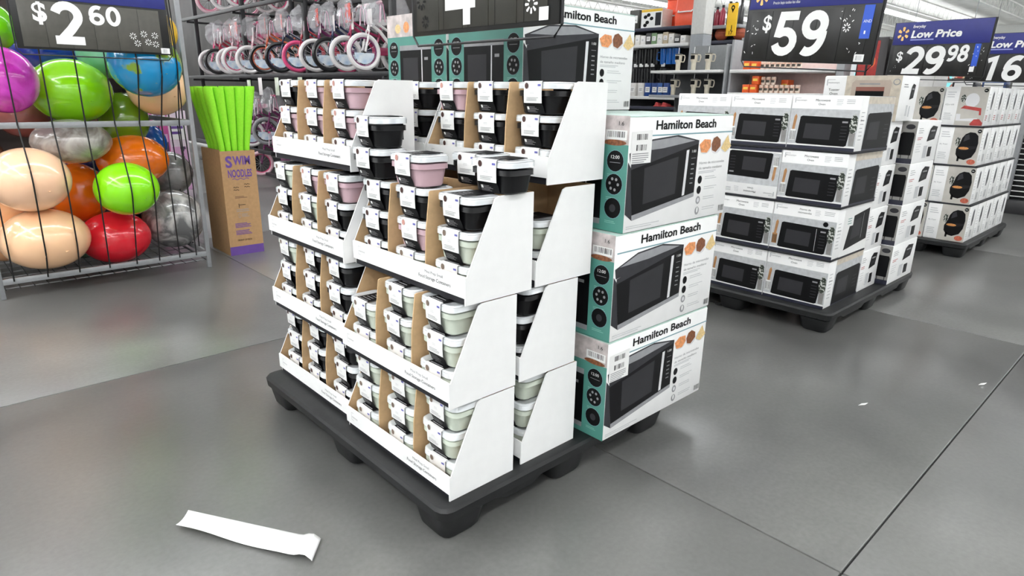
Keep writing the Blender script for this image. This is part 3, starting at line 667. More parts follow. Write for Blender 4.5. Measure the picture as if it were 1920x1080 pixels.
bmat = dict(green=((140, 218, 14), None), magenta=((226, 76, 210), (190, 46, 166)), globe=((22, 146, 204), (130, 164, 40)), peach_right=((255, 208, 162), None), grey_top=((136, 126, 120), (184, 178, 172)), olive=((112, 150, 30), None), orange_right=((240, 116, 14), None), lime=((140, 232, 4), None), peach_high=((255, 206, 168), None), orange_left=((238, 112, 18), None), peach_low=((255, 204, 160), None), red=((232, 30, 50), None), silver=((110, 110, 110), (196, 194, 192)), peach_corner=((240, 176, 126), None), grey_back=((110, 110, 112), (150, 150, 150)), blue_dark=((16, 44, 124), (30, 60, 160)), blue_small=((20, 90, 196), None), mint=((110, 184, 150), (150, 206, 180)), green_left=((110, 200, 20), None), yellow=((236, 190, 60), None), dull_green=((86, 116, 96), None))
blab = dict(green='glossy lime green ball below the price sign', magenta='magenta marbled ball at the left edge of the rack', globe='blue ball with green patches right of the price sign', peach_right='peach ball behind the blue patched ball', grey_top='grey marbled ball just under the middle rail', olive='olive green ball behind the grey marbled ball', orange_right='orange ball behind the small lime ball', lime='bright lime ball in front of the orange ball', peach_high='peach ball resting on the lowest peach ball', orange_left='orange ball between the peach ball and lime ball', peach_low='lowest peach ball bulging out of the rack front', red='red ball at the bottom of the rack', silver='silver grey marbled ball in the lower right corner', peach_corner='peach ball at the lower left edge of the picture', grey_back='dark grey ball behind the silver ball', blue_dark='dark blue ball behind the price sign', blue_small='small blue ball behind the middle rail at right', mint='mint green ball hidden partly behind the price sign', green_left='green ball at the upper left beside the sign', yellow='yellow ball behind the right post near the top', dull_green='dull green ball under the red ball')
for nm, x, y, z, rx, rz in balls:
    c1, c2 = bmat[nm]
    mt = M('ball_'+nm, c1, .16, var=.04, scale=6 if c2 else 9, rgb2=c2, coat=.6, sharp=(nm == 'globe'))
    if c2 and nm in ('silver', 'grey_top', 'grey_back', 'magenta'):
        for nd in mt.node_tree.nodes:
            if nd.type == 'TEX_NOISE': nd.inputs['Distortion'].default_value = 1.6
            if nd.type == 'VALTORGB': nd.color_ramp.elements[0].position, nd.color_ramp.elements[1].position = .4, .62
    ry = (rx+rz)/2
    o = G().ellip((0, 0, 0), rx, ry, rz, mt, 32, 20).obj('ball', None, (x, y, z)); tag(o, blab[nm], 'ball')
    G().lathe([(.009, 0), (.009, .003), (.004, .004)], (0, 0, 0), mt, 8).obj('valve', o, (rx*.3, -ry*.9, -rz*.3))
for nm, x, y, z, r_, c, lb in (('brown_back', .30, 5.62, .78, .19, (150, 100, 76), 'brown ball at the back left of the rack'), ('peach_back', .18, 5.35, 1.05, .18, (232, 170, 128), 'peach ball under the magenta ball'), ('rose_back', .62, 5.56, 1.06, .17, (150, 92, 88), 'dusky rose ball behind the bright green ball'), ('tan_back', 1.02, 5.72, 1.12, .15, (206, 140, 104), 'tan ball behind the olive ball'), ('navy_back', .95, 5.68, .75, .16, (22, 40, 92), 'navy ball behind the orange balls'), ('red_back', .42, 5.45, 1.44, .15, (196, 60, 40), 'red orange ball behind the magenta ball'), ('plum_back', .62, 5.70, .36, .2, (120, 80, 74), 'dull brown ball behind the lowest peach ball')):
    o = G().ellip((0, 0, 0), r_, r_, r_*.92, M('ball_'+nm, c, .16, var=.04, scale=9, coat=.6), 28, 16).obj('ball', None, (x, y, z)); tag(o, lb, 'ball')
    G().lathe([(.009, 0), (.009, .003), (.004, .004)], (0, 0, 0), M('ball_'+nm), 8).obj('valve', o, (0, -r_*.97, 0))
t2 = thing('store_shelf', 'dark brown store shelf standing behind the ball rack', 'shelf', (-1.2, 6.35, 0))
bm_ = M('shelf_brown', (62, 52, 48), .6, var=.3, scale=3)
G().rbox(0, 2.75, .42, .46, 0, 2.3, .004, bm_).obj('back_panel', t2)
for z in (.2, .7, 1.2, 1.7, 2.28): G().rbox(0, 2.75, .0, .42, z-.03, z, .004, dmetal).obj('shelf_board', t2)
for x in (.02, 2.73): G().rbox(x-.02, x+.02, 0, .42, 0, 2.3, .004, dmetal).obj('end_panel', t2)
def hull(pts):      # taut cord in front of the balls: lower envelope of y over z
    H = []
    for p in pts:
        while len(H) > 1 and (H[-1][1]-H[-2][1])*(p[0]-H[-2][0]) >= (p[1]-H[-2][1])*(H[-1][0]-H[-2][0]): H.pop()
        H.append(p)
    return H
def surf(x, z):
    ys = RY0
    for nm, bx, by, bz, rx, rz in balls:
        q = 1-((x-bx)/rx)**2-((z-bz)/rz)**2
        if q > 0: ys = min(ys, by-(rx+rz)/2*math.sqrt(q)-.006)
    return ys
for x in (.33, .50, .67, .84, 1.0, 1.14, 1.27, 1.38):
    for z0, z1 in ((.105, 1.022), (1.022, 2.08)):
        pts = [(z0, RY0-.014)]+[(z0+(z1-z0)*k/40, surf(x, z0+(z1-z0)*k/40)) for k in range(1, 40)]+[(z1, RY0-.014)]
        G().tube([(x, y, z) for z, y in hull(pts)], .0045, cord_m, 5).obj('cord', t)
for y in (4.98, 5.12, 5.3, 5.6):
    for z0, z1 in ((.105, 1.022), (1.022, 2.08)): G().tube([(RX1, y, z0), (RX1+.012, y, (z0+z1)/2), (RX1, y, z1)], .0045, cord_m, 5).obj('cord', t)

# ================================================================== SWIM NOODLES
bw, bd, bh = .262, .40, .80
bx0, by0 = 1.70, 5.03
purple = M('purple_ink', (104, 72, 150), .6, var=.05)
t = thing('noodle_bin', 'tall kraft cardboard bin printed with purple lettering', 'bin', (bx0, by0, 0))
binm = M('bin_card', (178, 140, 98), .75, var=.08, scale=40)
g = G(); g.sm = False
g.box(0, bw, 0, .005, 0, bh, binm).box(0, bw, bd-.005, bd, 0, bh, binm).box(0, .005, .005, bd-.005, 0, bh+.01, binm).box(bw-.005, bw, .005, bd-.005, 0, bh, binm).box(.005, bw-.005, .005, bd-.005, 0, .006, binm)
g.obj('bin_body', t)
g = G(); g.sm = False; fr = side(0, 0, 0, bw, bh)
g.text(fr, 'S', .13, .85, .105, purple, wd=.19, bold=.035).text(fr, 'WIM', .34, .872, .08, purple, wd=.50, bold=.035)
g.text(fr, 'NOODLES', .17, .755, .072, purple, wd=.69, bold=.03)
for k in range(24): g.rect(fr, .28+.02*k, .732+.006*math.sin(k*.7), .302+.02*k, .738+.006*math.sin(k*.7), purple)
for cx, cy in ((.36, .655), (.68, .68)):
    for q in range(2):
        for k in range(10): g.rect(fr, cx-.08+.016*k, cy-.025*q+.003*math.sin(k*1.3), cx-.063+.016*k, cy-.025*q+.005+.003*math.sin(k*1.3), ink)
g.rules(fr, .3, .565, .36, 2, .012, .007, M('brown_ink', (130, 96, 70), .6, var=0)).rect(fr, .38, .46, .395, .50, ink).rules(fr, .4, .485, .24, 1, .01, .005, ink)
g.rules(fr, .3, .44, .38, 2, .016, .005, greyink).ell(fr, .38, .385, .035, .022, greyink).ell(fr, .38, .385, .03, .018, binm, 2).rules(fr, .44, .395, .22, 3, .012, .004, greyink)
g.rules(fr, .22, .305, .5, 4, .012, .006, purple).rules(fr, .22, .235, .5, 4, .012, .006, purple)
g.text(fr, 'FRONT OF BOX', .25, .135, .018, ink, wd=.42).rect(fr, 0, 0, 1, .085, purple)
g.obj('front_print', t)
noodm = M('noodle_foam', (150, 232, 46), .8, var=.05, scale=80, bump=.1)
NM = None
k = 0
for r_, yb in enumerate((.05, .125, .2, .275)):
    for i in range(5):
        xb = .041+.0445*i; k += 1
        xt = -.04+.077*i-.006*(r_ % 2) ; dx = xt-xb+.012
        h = 1.245+R.uniform(-.008, .012)
        g = G(); n = 12; rings = []
        def P_(s): return (bx0+xb+(dx*max(0, (s-.62))/.38 if s > .62 else 0), by0+yb+(-.03+.02*r_)*max(0, (s-.6))/.4, .012+h*s)
        S_ = [0, .3, .6, .66, .72, .8, .9, .985, 1]
        rr_ = [.0195, .0205, .0205, .022, .025, .029, .034, .0365, .034]
        for s_, ra in zip(S_, rr_):
            c = P_(s_); rings.append([(c[0]+ra*math.cos(a*2*PI/n), c[1]+ra*math.sin(a*2*PI/n), c[2]) for a in range(n)])
        c = P_(1); rings.append([(c[0]+.009*math.cos(a*2*PI/n), c[1]+.009*math.sin(a*2*PI/n), c[2]) for a in range(n)])
        rings.append([(c[0]+.008*math.cos(a*2*PI/n), c[1]+.008*math.sin(a*2*PI/n), c[2]-.05) for a in range(n)])
        g.loft(rings, noodm)
        tag(g.obj('swim_noodle'), 'lime foam swim noodle, %s from left in the %s row of the bin' % (NTH[i], ('front', 'second', 'third', 'rear')[r_]), 'noodle', 'lime foam noodles in the bin')

# ================================================================== BIKES
CACHE = {}
def cm(key, fn):
    if key not in CACHE: CACHE[key] = fn()
    return CACHE[key]
def torus(g, c, Rr, r, mat, n=28, k=8):
    rings = [[(c[0]+(Rr+r*math.cos(b_*2*PI/k))*math.cos(a), c[1]+r*math.sin(b_*2*PI/k), c[2]+(Rr+r*math.cos(b_*2*PI/k))*math.sin(a)) for b_ in range(k)] for a in [q*2*PI/n for q in range(n+1)]]
    return g.loft(rings, mat, cap=False)
cols = dict(white=(232, 228, 228), black=(24, 24, 26), pink=(214, 72, 122), palepink=(236, 196, 206), orange=(206, 92, 50), purple=(120, 42, 96), magenta=(168, 40, 88), red=(178, 44, 60), teal=(60, 150, 160), navy=(40, 48, 84), grey=(150, 150, 152))
def cmat(c): return M('bike_'+c, cols[c], .3, var=.05, coat=.4)
clearm = M('clear_bag', (244, 244, 248), .1, var=0, alpha=.24, coat=.8)
cardm = M('wheel_card', (172, 196, 220), .4, rgb2=(232, 236, 240), scale=14)
tagm = M('hang_card', (236, 234, 232), .5, rgb2=(226, 214, 214), scale=18)
bookm = M('booklet_print', (226, 96, 84), .4, rgb2=(190, 206, 226), scale=22, sharp=True)
wr = .2
def bag_mesh(seed):
    q = random.Random(seed); g = G()
    n, k = 10, 7; rings = []
    for i in range(k+1):
        a = PI*i/k
        rings.append([(max(.012, .13*math.sin(a))*math.cos(t_*2*PI/n)*q.uniform(.6, 1.2), max(.012, .15*math.sin(a))*math.sin(t_*2*PI/n)*q.uniform(.6, 1.2), -.17*math.cos(a)*q.uniform(.85, 1.1)) for t_ in range(n)])
    g.sm = False; g.loft(rings, clearm); return g.mesh('plastic_bag')
def bike(label, loc, rz, tyre, rim, frame, grip='black', card=True, bag=None, book=False, tagc=True, scale=1, i_str=True):
    t = thing('kids_bike', label, 'bike', loc, rz, "children's bikes on the rack"); t.scale = (scale,)*3
    def ad(nm, key, fn, l=(0, 0, 0), p=None): return put(nm, cm((nm,)+key, fn), p or t, l)
    tyf = lambda: torus(G(), (0, 0, wr), wr-.027, .026, cmat(tyre)).mesh('tyre')
    def rimf():
        g = G(); torus(g, (0, 0, wr), wr-.055, .009, cmat(rim), 28, 6)
        for k in range(14):
            a = k*2*PI/14; s = .012*(-1)**k; g.tube([(0, s, wr), ((wr-.055)*math.cos(a), 0, wr+(wr-.055)*math.sin(a))], .0018, M('spoke', (200, 200, 204), .3, .8, var=0), 3)
        g.loft([[(.016*math.cos(j*PI/4), y, wr+.016*math.sin(j*PI/4)) for j in range(8)] for y in (-.04, .04)], dmetal); return g.mesh('wheel')
    for l in ((0, 0, 0), (.62, 0, 0)):
        wh = ad('wheel', (rim,), rimf, l); ad('tyre', (tyre,), tyf, (0, 0, 0), wh)
        if not l[0]: fwh = wh
    def forkf():
        g = G(); m_ = cmat(frame)
        for s in (-1, 1): g.tube([(0, s*.045, wr), (.045, s*.045, .36), (.06, s*.035, .42), (.064, 0, .435)], .012, m_, 6)
        g.tube([(.064, 0, .43), (.1, 0, .58)], .017, m_, 8); return g.mesh('fork')
    ad('fork', (frame,), forkf)
    def framef():
        g = G(); m_ = cmat(frame)
        g.tube([(.08, 0, .5), (.2, 0, .42), (.36, 0, .24)], .02, m_, 8).tube([(.09, 0, .55), (.28, 0, .44), (.41, 0, .4)], .014, m_, 6).tube([(.36, 0, .24), (.44, 0, .5)], .014, m_, 6)
        for s in (-1, 1): g.tube([(.36, s*.03, .24), (.62, s*.045, wr)], .009, m_, 5).tube([(.42, s*.02, .42), (.62, s*.045, wr)], .008, m_, 5)
        return g.mesh('frame')
    ad('frame', (frame,), framef)
    def barf():
        g = G(); g.tube([(.13, -.2, .70), (.12, -.11, .69), (.115, -.06, .6), (.11, 0, .59), (.115, .06, .6), (.12, .11, .69), (.13, .2, .70)], .011, M('chrome', (210, 210, 214), .2, .9, var=0), 6)
        g.tube([(.118, -.1, .65), (.118, .1, .65)], .009, M('chrome'), 6); return g.mesh('handlebar')
    hb = ad('handlebar', (), barf)
    for s in (-1, 1): ad('grip', (grip, s), lambda: G().tube([(.128, s*.12, .695), (.13, s*.15, .697), (.131, s*.212, .70)], [.016, .019, .017], cmat(grip), 8).mesh('grip'), (0, 0, 0), hb)
    def sadf():
        g = G(); g.loft([[(x, y*wd, z+.025*(y*y)) for y in (-1, -.6, 0, .6, 1)]+[(x, y*wd*.8, z-.035) for y in (1, 0, -1)] for x, wd, z in ((.33, .015, .56), (.38, .03, .565), (.46, .06, .565), (.53, .075, .575), (.56, .05, .57))], cmat(grip)); g.tube([(.44, 0, .5), (.455, 0, .56)], .013, dmetal, 6); return g.mesh('saddle')
    ad('saddle', (grip,), sadf)
    ad('chain_guard', (frame,), lambda: G().rbox(.3, .6, -.06, -.045, .19, .28, .006, cmat(frame)).mesh('chain_guard'))
    def pedf():
        g = G(); g.tube([(.36, -.05, .24), (.36, -.08, .24), (.3, -.09, .16)], .008, dmetal, 5).tube([(.36, .05, .24), (.36, .08, .24), (.42, .09, .32)], .008, dmetal, 5)
        g.rbox(.26, .34, -.16, -.09, .15, .172, .004, blackp).rbox(.38, .46, .09, .16, .31, .332, .004, blackp); return g.mesh('pedals')
    ad('pedals', (), pedf)
    if i_str:
        def strf(s):
            g = G(); q = random.Random(5+s)
            for _ in (0,):
                for k in range(7):
                    a, b2 = q.uniform(-.05, .05), q.uniform(-.05, .05)
                    g.tube([(.131, s*.212, .70), (.13+a*.5, s*.23+b2*.3, .66), (.13+a, s*.225+b2*.6, .5+q.uniform(-.03, .05))], .004, M('streamer_%d' % (k % 3), ((240, 150, 190), (240, 236, 240), (200, 200, 210))[k % 3], .3, var=0), 3)
            return g.mesh('streamer')
        for s in (-1, 1): ad('streamer', (s,), lambda: strf(s), (0, 0, 0), hb)
    if card:
        def cardf():
            g = G(); P = [(.118*math.cos(a), -.02, wr-.012+.118*math.sin(a)) for a in [PI+PI*i/12 for i in range(13)]]
            return g.prism(P, (0, .003, 0), cardm).mesh('wheel_card')
        ad('wheel_card', (), cardf, (0, 0, 0), fwh)
    if tagc: ad('hang_tag', (), lambda: G().rbox(.095, .098, .01, .14, .38, .56, .001, tagm).mesh('hang_tag'), (-.02, -.1, .08))
    if book: ad('booklet', (), lambda: G().rbox(.07, .078, -.1, .08, .5, .70, .002, bookm).mesh('booklet'), (-.02, .03, .04))
    if bag is not None:
        put('plastic_bag', cm(('bag', bag % 5), lambda: bag_mesh(bag)), t, (.06, R.choice((-.1, .1, .0)), .64))
        put('plastic_bag', cm(('bag', (bag+2) % 5), lambda: bag_mesh(bag+2)), t, (.42, R.choice((-.08, .08)), .62))
    return t
row2 = [(6.64, 'white', 'purple', 'white', 'palepink', 'purple', 'white front tyre with blue wheel card'), (7.12, 'white', 'grey', 'magenta', 'white', 'pink', 'white tyre and magenta fork'), (7.52, 'black', 'grey', 'navy', 'black', 'grey', 'thick black tyre and black grips'), (7.90, 'white', 'black', 'purple', 'black', 'purple', 'white tyre with purple fork'), (8.40, 'pink', 'navy', 'red', 'black', 'pink', 'hot pink tyre'), (8.88, 'black', 'navy', 'navy', 'navy', 'black', 'black tyre and navy frame'), (9.5, 'black', 'orange', 'orange', 'black', 'orange', 'black tyre with orange rim'), (9.98, 'white', 'grey', 'palepink', 'pink', 'white', 'white tyre and pale pink fork'), (10.40, 'white', 'pink', 'magenta', 'pink', 'pink', 'white tyre with pink rim'), (10.84, 'white', 'palepink', 'palepink', 'red', 'pink', 'white tyre and red grips'), (11.25, 'black', 'grey', 'red', 'black', 'black', 'black tyre and red frame'), (11.66, 'white', 'grey', 'pink', 'pink', 'white', 'white tyre and pink fork, farthest left')]
for i, (y, ty, ri, fr_, gr, _, ds) in enumerate(row2):
    bike("child's bike with %s, %s from right on upper rack" % (ds.split(',')[0], NTH[i]), (3.93+R.uniform(-.05, .05), y, 1.462), R.uniform(-.5, -.1), ty, ri, fr_, gr, True, i, i in (1, 3, 5, 6, 8, 9), True, 1.0)
row3 = [(10.2, 'white', 'pink', 'pink', 'white'), (10.75, 'white', 'grey', 'palepink', 'pink'), (11.4, 'palepink', 'pink', 'pink', 'pink'), (9.2, 'black', 'pink', 'magenta', 'black'), (8.5, 'white', 'grey', 'white', 'pink')]
for i, (y, ty, ri, fr_, gr) in enumerate(row3):
    bike("child's %s bike with %s tyres on the topmost rack level, %s bike there" % (fr_, ty, NTH[i]), (3.95, y, 2.38), R.uniform(-.3, .1), ty, ri, fr_, gr, False, i, False, False)
row1 = [(10.05, .40, 'white', 'purple', 'purple', 'palepink', 3.9), (9.55, .46, 'grey', 'black', 'purple', 'pink', 3.93), (10.9, .42, 'white', 'pink', 'purple', 'pink', 3.95), (11.6, .42, 'white', 'grey', 'pink', 'white', 3.95)]
for i, (y, z, ty, ri, fr_, gr, x) in enumerate(row1):
    bike("child's %s bike with %s tyres on the lower rack, %s bike there" % (fr_, ty, NTH[i]), (x, y, z), R.uniform(-.3, 0), ty, ri, fr_, gr, True, i, False, True)
bike("small pink bike with pale tyres standing on the floor", (3.86, 9.68, 0.0), -.2, 'palepink', 'pink', 'purple', 'pink', False, None, False, False, .92)
# rack
t = thing('bike_rack', 'dark steel bike rack with three long shelf levels', 'rack')
for x in (3.98, 4.75):
    for y in (6.15, 8.15, 10.15, 12.2): G().rbox(x-.03, x+.03, y-.03, y+.03, 0, 3.3, .004, dmetal).obj('post', t)
for z in (1.43, 2.35):
    for x in (3.85, 4.6): G().rbox(x-.025, x+.025, 6.0, 12.4, z-.03, z+.02, .004, dmetal).obj('shelf_rail', t)
for z in (.37,):
    for x in (3.85, 4.6): G().rbox(x-.025, x+.025, 9.2, 12.4, z-.03, z+.02, .004, dmetal).obj('shelf_rail', t)
for z in (1.43, 2.35):
    for y in (6.15, 8.15, 10.15, 12.2): G().rbox(3.83, 4.8, y-.02, y+.02, z-.06, z-.03, .003, dmetal).obj('bracket', t)
G().rbox(4.95, 5.0, 5.9, 18.0, .05, 3.6, .004, M('rack_back', (48, 44, 42), .6, var=.4, scale=3)).obj('back_panel', t)
G().rbox(3.9, 4.95, 5.9, 12.6, 0.0, .05, .004, dmetal).obj('kick_plate', t)
for i, (y, z) in enumerate(((8.05, 1.3), (8.35, 1.28), (8.75, 1.3), (9.3, 1.3), (9.7, 1.27))):
    tag(G().rbox(3.80, 3.804, y-.06, y+.06, z-.13, z+.1, .001, tagm if i % 2 else M('green_tag', (170, 190, 150), .5, rgb2=(228, 228, 222), scale=8)).obj('price_tag'), 'hanging shelf tag below the upper bike row, %s from right' % NTH[i], 'tag', 'hanging tags under the bikes')
# pink toy boxes behind the ball rack
for i, (x, y, z, a, b_, h, c) in enumerate(((2.02, 8.0, 0, .17, .3, 1.25, (196, 80, 150)), (2.2, 8.1, 0, .22, .3, 1.0, (222, 206, 218)), (2.6, 11.0, 0, .55, .3, 1.9, (190, 130, 176)), (2.0, 8.45, 0, .5, .3, 1.7, (206, 190, 202)), (2.2, 8.1, 1.001, .2, .28, .5, (206, 170, 196)), (2.02, 8.0, 1.251, .17, .28, .5, (150, 60, 110)))):
    t = thing('toy_box', ('pink', 'white and pink', 'violet', 'pale', 'lilac', 'magenta')[i]+' toy box seen behind the ball rack', 'box', (x, y, z), .1)
    G().rbox(0, a, 0, b_, 0, h, .006, M('toybox_%d' % i, c, .4, var=.15, scale=6)).obj('carton_body', t)
    g = G(); g.sm = False; fr = side(0, 0, 0, a, h); g.rect(fr, .1, .1, .9, .6, M('toy_photo', (210, 160, 200), .4, rgb2=(70, 52, 80), scale=9, sharp=True), 1).rect(fr, .1, .68, .9, .9, lettw, 1).rules(fr, .2, .8, .6, 2, .06, .03, purple)
    g.rect(fr, .1, .02, .5, .07, ink, 1); g.obj('front_print', t)

# ================================================================== BACK SHELVES
gsh = M('shelf_grey', (150, 152, 154), .5, .1); gpan = M('shelf_panel', (128, 130, 132), .6, var=.06); dshelf = M('shelf_dark', (58, 60, 74), .5); wshelf = M('shelf_white', (228, 228, 226), .5)
# low shelf with tumblers
t = thing('tumbler_shelf', 'grey store shelf holding cream tumblers', 'shelf', (0, 0, 0))
G().rbox(8.45, 8.5, 4.56, 5.33, 1.588, 1.93, .004, gpan).obj('upper_panel', t)
G().rbox(8.45, 8.5, 4.56, 5.6, 0, 1.56, .004, M('shelf_panel_dark', (74, 76, 78), .6, var=.06)).obj('back_panel', t)
for y in (4.56,): G().rbox(8.38, 8.45, y-.035, y+.035, 0, 2.0, .004, gsh).obj('upright', t)
for z in (.35, .75, 1.262, 1.588): G().rbox(7.93, 8.45, 4.60, 5.69, z-.035, z, .004, wshelf if z > 1.5 else gsh).obj('shelf_board', t)
G().rbox(7.98, 8.45, 4.55, 4.575, 0, 1.9, .003, gsh).obj('end_panel', t)
cream = M('tumbler_cream', (206, 198, 180), .35); 
def tumbler():
    t = thing('tumbler', '', 'tumbler', group='cream handled tumblers')
    bo = G().lathe([(.028, 0), (.031, .002), (.033, .09), (.034, .1), (.046, .125), (.049, .2), (.047, .203)], (0, 0, 0), cream, 16).obj('body', t)
    G().lathe([(.05, .2), (.051, .206), (.05, .214), (.03, .218)], (0, 0, 0), M('lid_grey', (96, 94, 90), .4), 16).obj('lid', t); li = kids(t)[-1]
    G().tube([(0, -.046, .2), (0, -.09, .195), (0, -.1, .17), (0, -.095, .13), (0, -.085, .11), (0, -.04, .112)], .008, cream, 6).obj('handle', t)
    G().tube([(.01, .01, .21), (.02, .015, .3)], .005, M('straw_clear', (230, 230, 230), .3), 6).obj('straw', li)
    g = G(); g.loft([[(r*math.cos(PI+a), r*math.sin(PI+a), z) for a in [-.7+1.4*i/6 for i in range(7)]] for r, z in ((.0482, .14), (.0497, .19))], ink, False, False); g.obj('band_print', bo)
    return t
TB = Proto(tumbler())
for z, ys, nm in ((1.589, (5.33, 5.085, 4.865), 'upper'), (1.263, (5.375, 5.05, 4.845), 'lower')):
    for i, y in enumerate(ys): TB.at((8.06, y, z), 'cream handled tumbler, %s one on the %s shelf' % (('left', 'middle', 'right')[i], nm))
# painted column
colm = M('column_white', (226, 226, 222), .5); colg = M('column_grey', (138, 142, 146), .5)
t = struct(put('column', None, None, (9.0, 5.595, 0)))
G().rbox(-.12, .12, -.11, .11, 0, 2.13, .01, colg).obj('lower_sleeve', t); G().rbox(-.119, .119, -.109, .109, 2.13, CEIL, .01, colm).obj('upper_shaft', t)
# tall gondola behind (facing -X) at X = 9.6
GX = 9.6; q = GX/8.0
def gy(y8): return y8*q
def gz(z8): return 1.25+(z8-1.25)*q
t = thing('tall_shelf', 'tall dark store shelf behind the column', 'shelf')
G().rbox(GX+.5, GX+.55, gy(4.42), gy(6.6), 0, gz(2.13), .004, M('dark_back', (44, 46, 50), .6)).obj('back_panel', t)
for y8 in (4.42, 5.14, 6.6): G().rbox(GX+.42, GX+.5, gy(y8)-.03, gy(y8)+.03, 0, gz(2.16), .004, gsh).obj('upright', t)
for a, b_, z8, mt in ((5.16, 6.58, 2.165, dshelf), (5.16, 6.58, 1.945, wshelf), (4.44, 5.12, 2.135, gsh), (4.44, 5.12, 1.95, dshelf), (5.2, 6.58, 1.24, wshelf), (5.2, 6.58, 1.1, dshelf)):
    G().rbox(GX, GX+.5, gy(a), gy(b_), gz(z8)-.05, gz(z8), .004, mt).obj('shelf_board', t)
G().rbox(GX+.46, GX+.5, gy(5.2), gy(6.58), gz(1.3), gz(1.9), .004, M('peg_board', (34, 36, 40), .6)).obj('peg_panel', t)
# mugs on hooks
def mug(nm, c):
    t = thing('hanging_mug', '', 'mug', group='mugs on shelf hooks')
    mt = M('mug_'+nm, c, .3, coat=.3)
    G().lathe([(.05, 0), (.054, .004), (.066, .2), (.068, .25), (.06, .255)], (0, 0, 0), mt, 14).obj('body', t)
    G().tube([(-.03, .065, .2), (-.04, .11, .19), (-.04, .11, .08), (-.03, .06, .06)], .012, mt, 6).obj('handle', t)
    hk = G().tube([(-.04, 0, .265), (.21, 0, .265)], .006, dmetal, 5).obj('hook', t)
    G().rbox(-.04, -.036, -.04, .04, .275, .33, .001, lettw).obj('price_card', hk)
    return t
MK, MBl = Proto(mug('black', (24, 25, 28))), Proto(mug('blue', (30, 108, 196)))
for i, y8 in enumerate((6.08, 5.98, 5.88, 5.78)): MK.at((GX+.22, gy(y8), gz(1.68)), 'black mug hanging on the upper hook row, %s from left' % NTH[i])
for i, y8 in enumerate((5.66, 5.56, 5.46)): MBl.at((GX+.22, gy(y8), gz(1.68)), 'bright blue mug on the upper hook row, %s from left' % NTH[i])
for i, y8 in enumerate((6.12, 6.02, 5.92, 5.82, 5.64)): MK.at((GX+.22, gy(y8), gz(1.42)), 'black mug hanging on the lower hook row, %s from left' % NTH[i])
def crate(nm, label, cat, x, y8, z8, wd, d, h, c, extra=None, group=None):
    t = thing(nm, label, cat, (x, gy(y8)-wd/2, gz(z8)+.0005), 0, group)
    G().rbox(0, d, 0, wd, 0, h, .006, M('crate_%s_%d_%d_%d' % ((nm,)+c), c, .45, var=.08)).obj('carton_body', t)
    g = G(); g.sm = False; fr = front(0, wd, 0, wd, h)
    if extra: extra(g, fr)
    else: g.rect(fr, .15, .3, .85, .7, lettw, 1).rules(fr, .25, .55, .5, 2, .12, .05, greyink)
    g.obj('front_print', t); return t
def yb(g, fr):
    g.rect(fr, 0, 0, 1, .86, lettw, 1).rect(fr, 0, .86, 1, 1, M('yellow_print', (240, 196, 60), .5), 1)
    for a, b_ in ((.2, .6), (.35, .7), (.3, .3), (.5, .5), (.2, .15)): g.ell(fr, a, b_, .09, .1, ink, 2)
    g.rect(fr, .68, .1, .95, .8, mwglass, 2)
crate('gadget_box', 'white box with yellow top edge on the tall shelf', 'box', GX+.02, 5.80, 2.165, .42, .3, .29, (220, 218, 210), yb)
crate('dark_box', 'dark box behind the yellow topped box on the tall shelf', 'box', GX+.02, 6.1, 2.165, .2, .3, .3, (70, 70, 66))
for i, (y8, wd, h) in enumerate(((5.60, .44, .44), (5.28, .44, .46))):
    t = thing('orange_cooler', 'orange plastic cooler, %s one on the tall shelf' % ('left', 'right')[i], 'cooler', (GX+.06+.28*(1-i), gy(y8), gz(2.165)+.0005))
    om = M('cooler_orange', (232, 84, 48), .4)
    g = G(); g.loft([rr(.12, 0, .11, wd*.46, .04, 0, 3), rr(.12, 0, .12, wd*.5, .05, h*.4, 3), rr(.12, 0, .118, wd*.47, .05, h*.42, 3), rr(.12, 0, .11, wd*.44, .05, h, 3)], om); g.obj('body', t)
    G().rbox(-.0, .24, -wd*.42, wd*.42, h, h+.05, .02, om).obj('lid', t)
    G().tube([(.0, -wd*.3, h*.5), (-.03, -wd*.28, h*.45), (-.03, wd*.28, h*.45), (0, wd*.3, h*.5)], .012, lettw, 6).obj('handle', t)
for i in range(14):
    y8 = 6.5-.095*i; c = R.choice(((226, 224, 218), (232, 230, 226), (120, 150, 110), (190, 176, 150), (70, 70, 70)))
    crate('shelf_carton', 'small %s carton on the upper shelf, %s from left' % ({(120, 150, 110): 'green', (190, 176, 150): 'tan', (70, 70, 70): 'dark'}.get(c, 'white'), NTH[i]), 'carton', GX+.03, y8, 1.945, .105, .2, R.uniform(.1, .19), c, None, 'cartons on the upper shelf')
for i, (y8, c) in enumerate(((6.05, (226, 224, 220)), (5.9, (226, 224, 220)), (5.78, (28, 70, 140)), (5.66, (24, 60, 120)), (5.56, (40, 84, 150)), (5.48, (30, 66, 130)))):
    crate('blue_carton' if c[2] > c[0]+40 else 'white_carton', '%s carton on the low shelf under the mugs, %s from left' % ('blue' if c[2] > c[0]+40 else 'white', NTH[i]), 'carton', GX+.02, y8, 1.24, .13, .2, .22, c, None, 'cartons under the mugs')
for i, y8 in enumerate((5.6, 5.48)):
    o = thing('red_clog', 'red clog shoe, %s one on the lowest visible shelf' % ('left', 'right')[i], 'shoe', (GX+.1, gy(y8), gz(1.1)+.0005))
    rm = M('clog_red', (206, 84, 84), .4)
    g = G(); g.loft([[(-.1+.22*s, .055*math.sin(PI*(.2+.7*s))*math.cos(a), max(0, (.075-.03*s))*max(0, math.sin(a))) for a in [PI*k/8 for k in range(9)]] for s in (0, .1, .3, .5, .7, .9, 1)], rm); g.obj('upper', o)
    G().rbox(-.11, .14, -.055, .055, 0, .018, .008, rm).obj('sole', o)
bb = M('basketball', (168, 84, 56), .6, var=.1, scale=60, bump=.2)
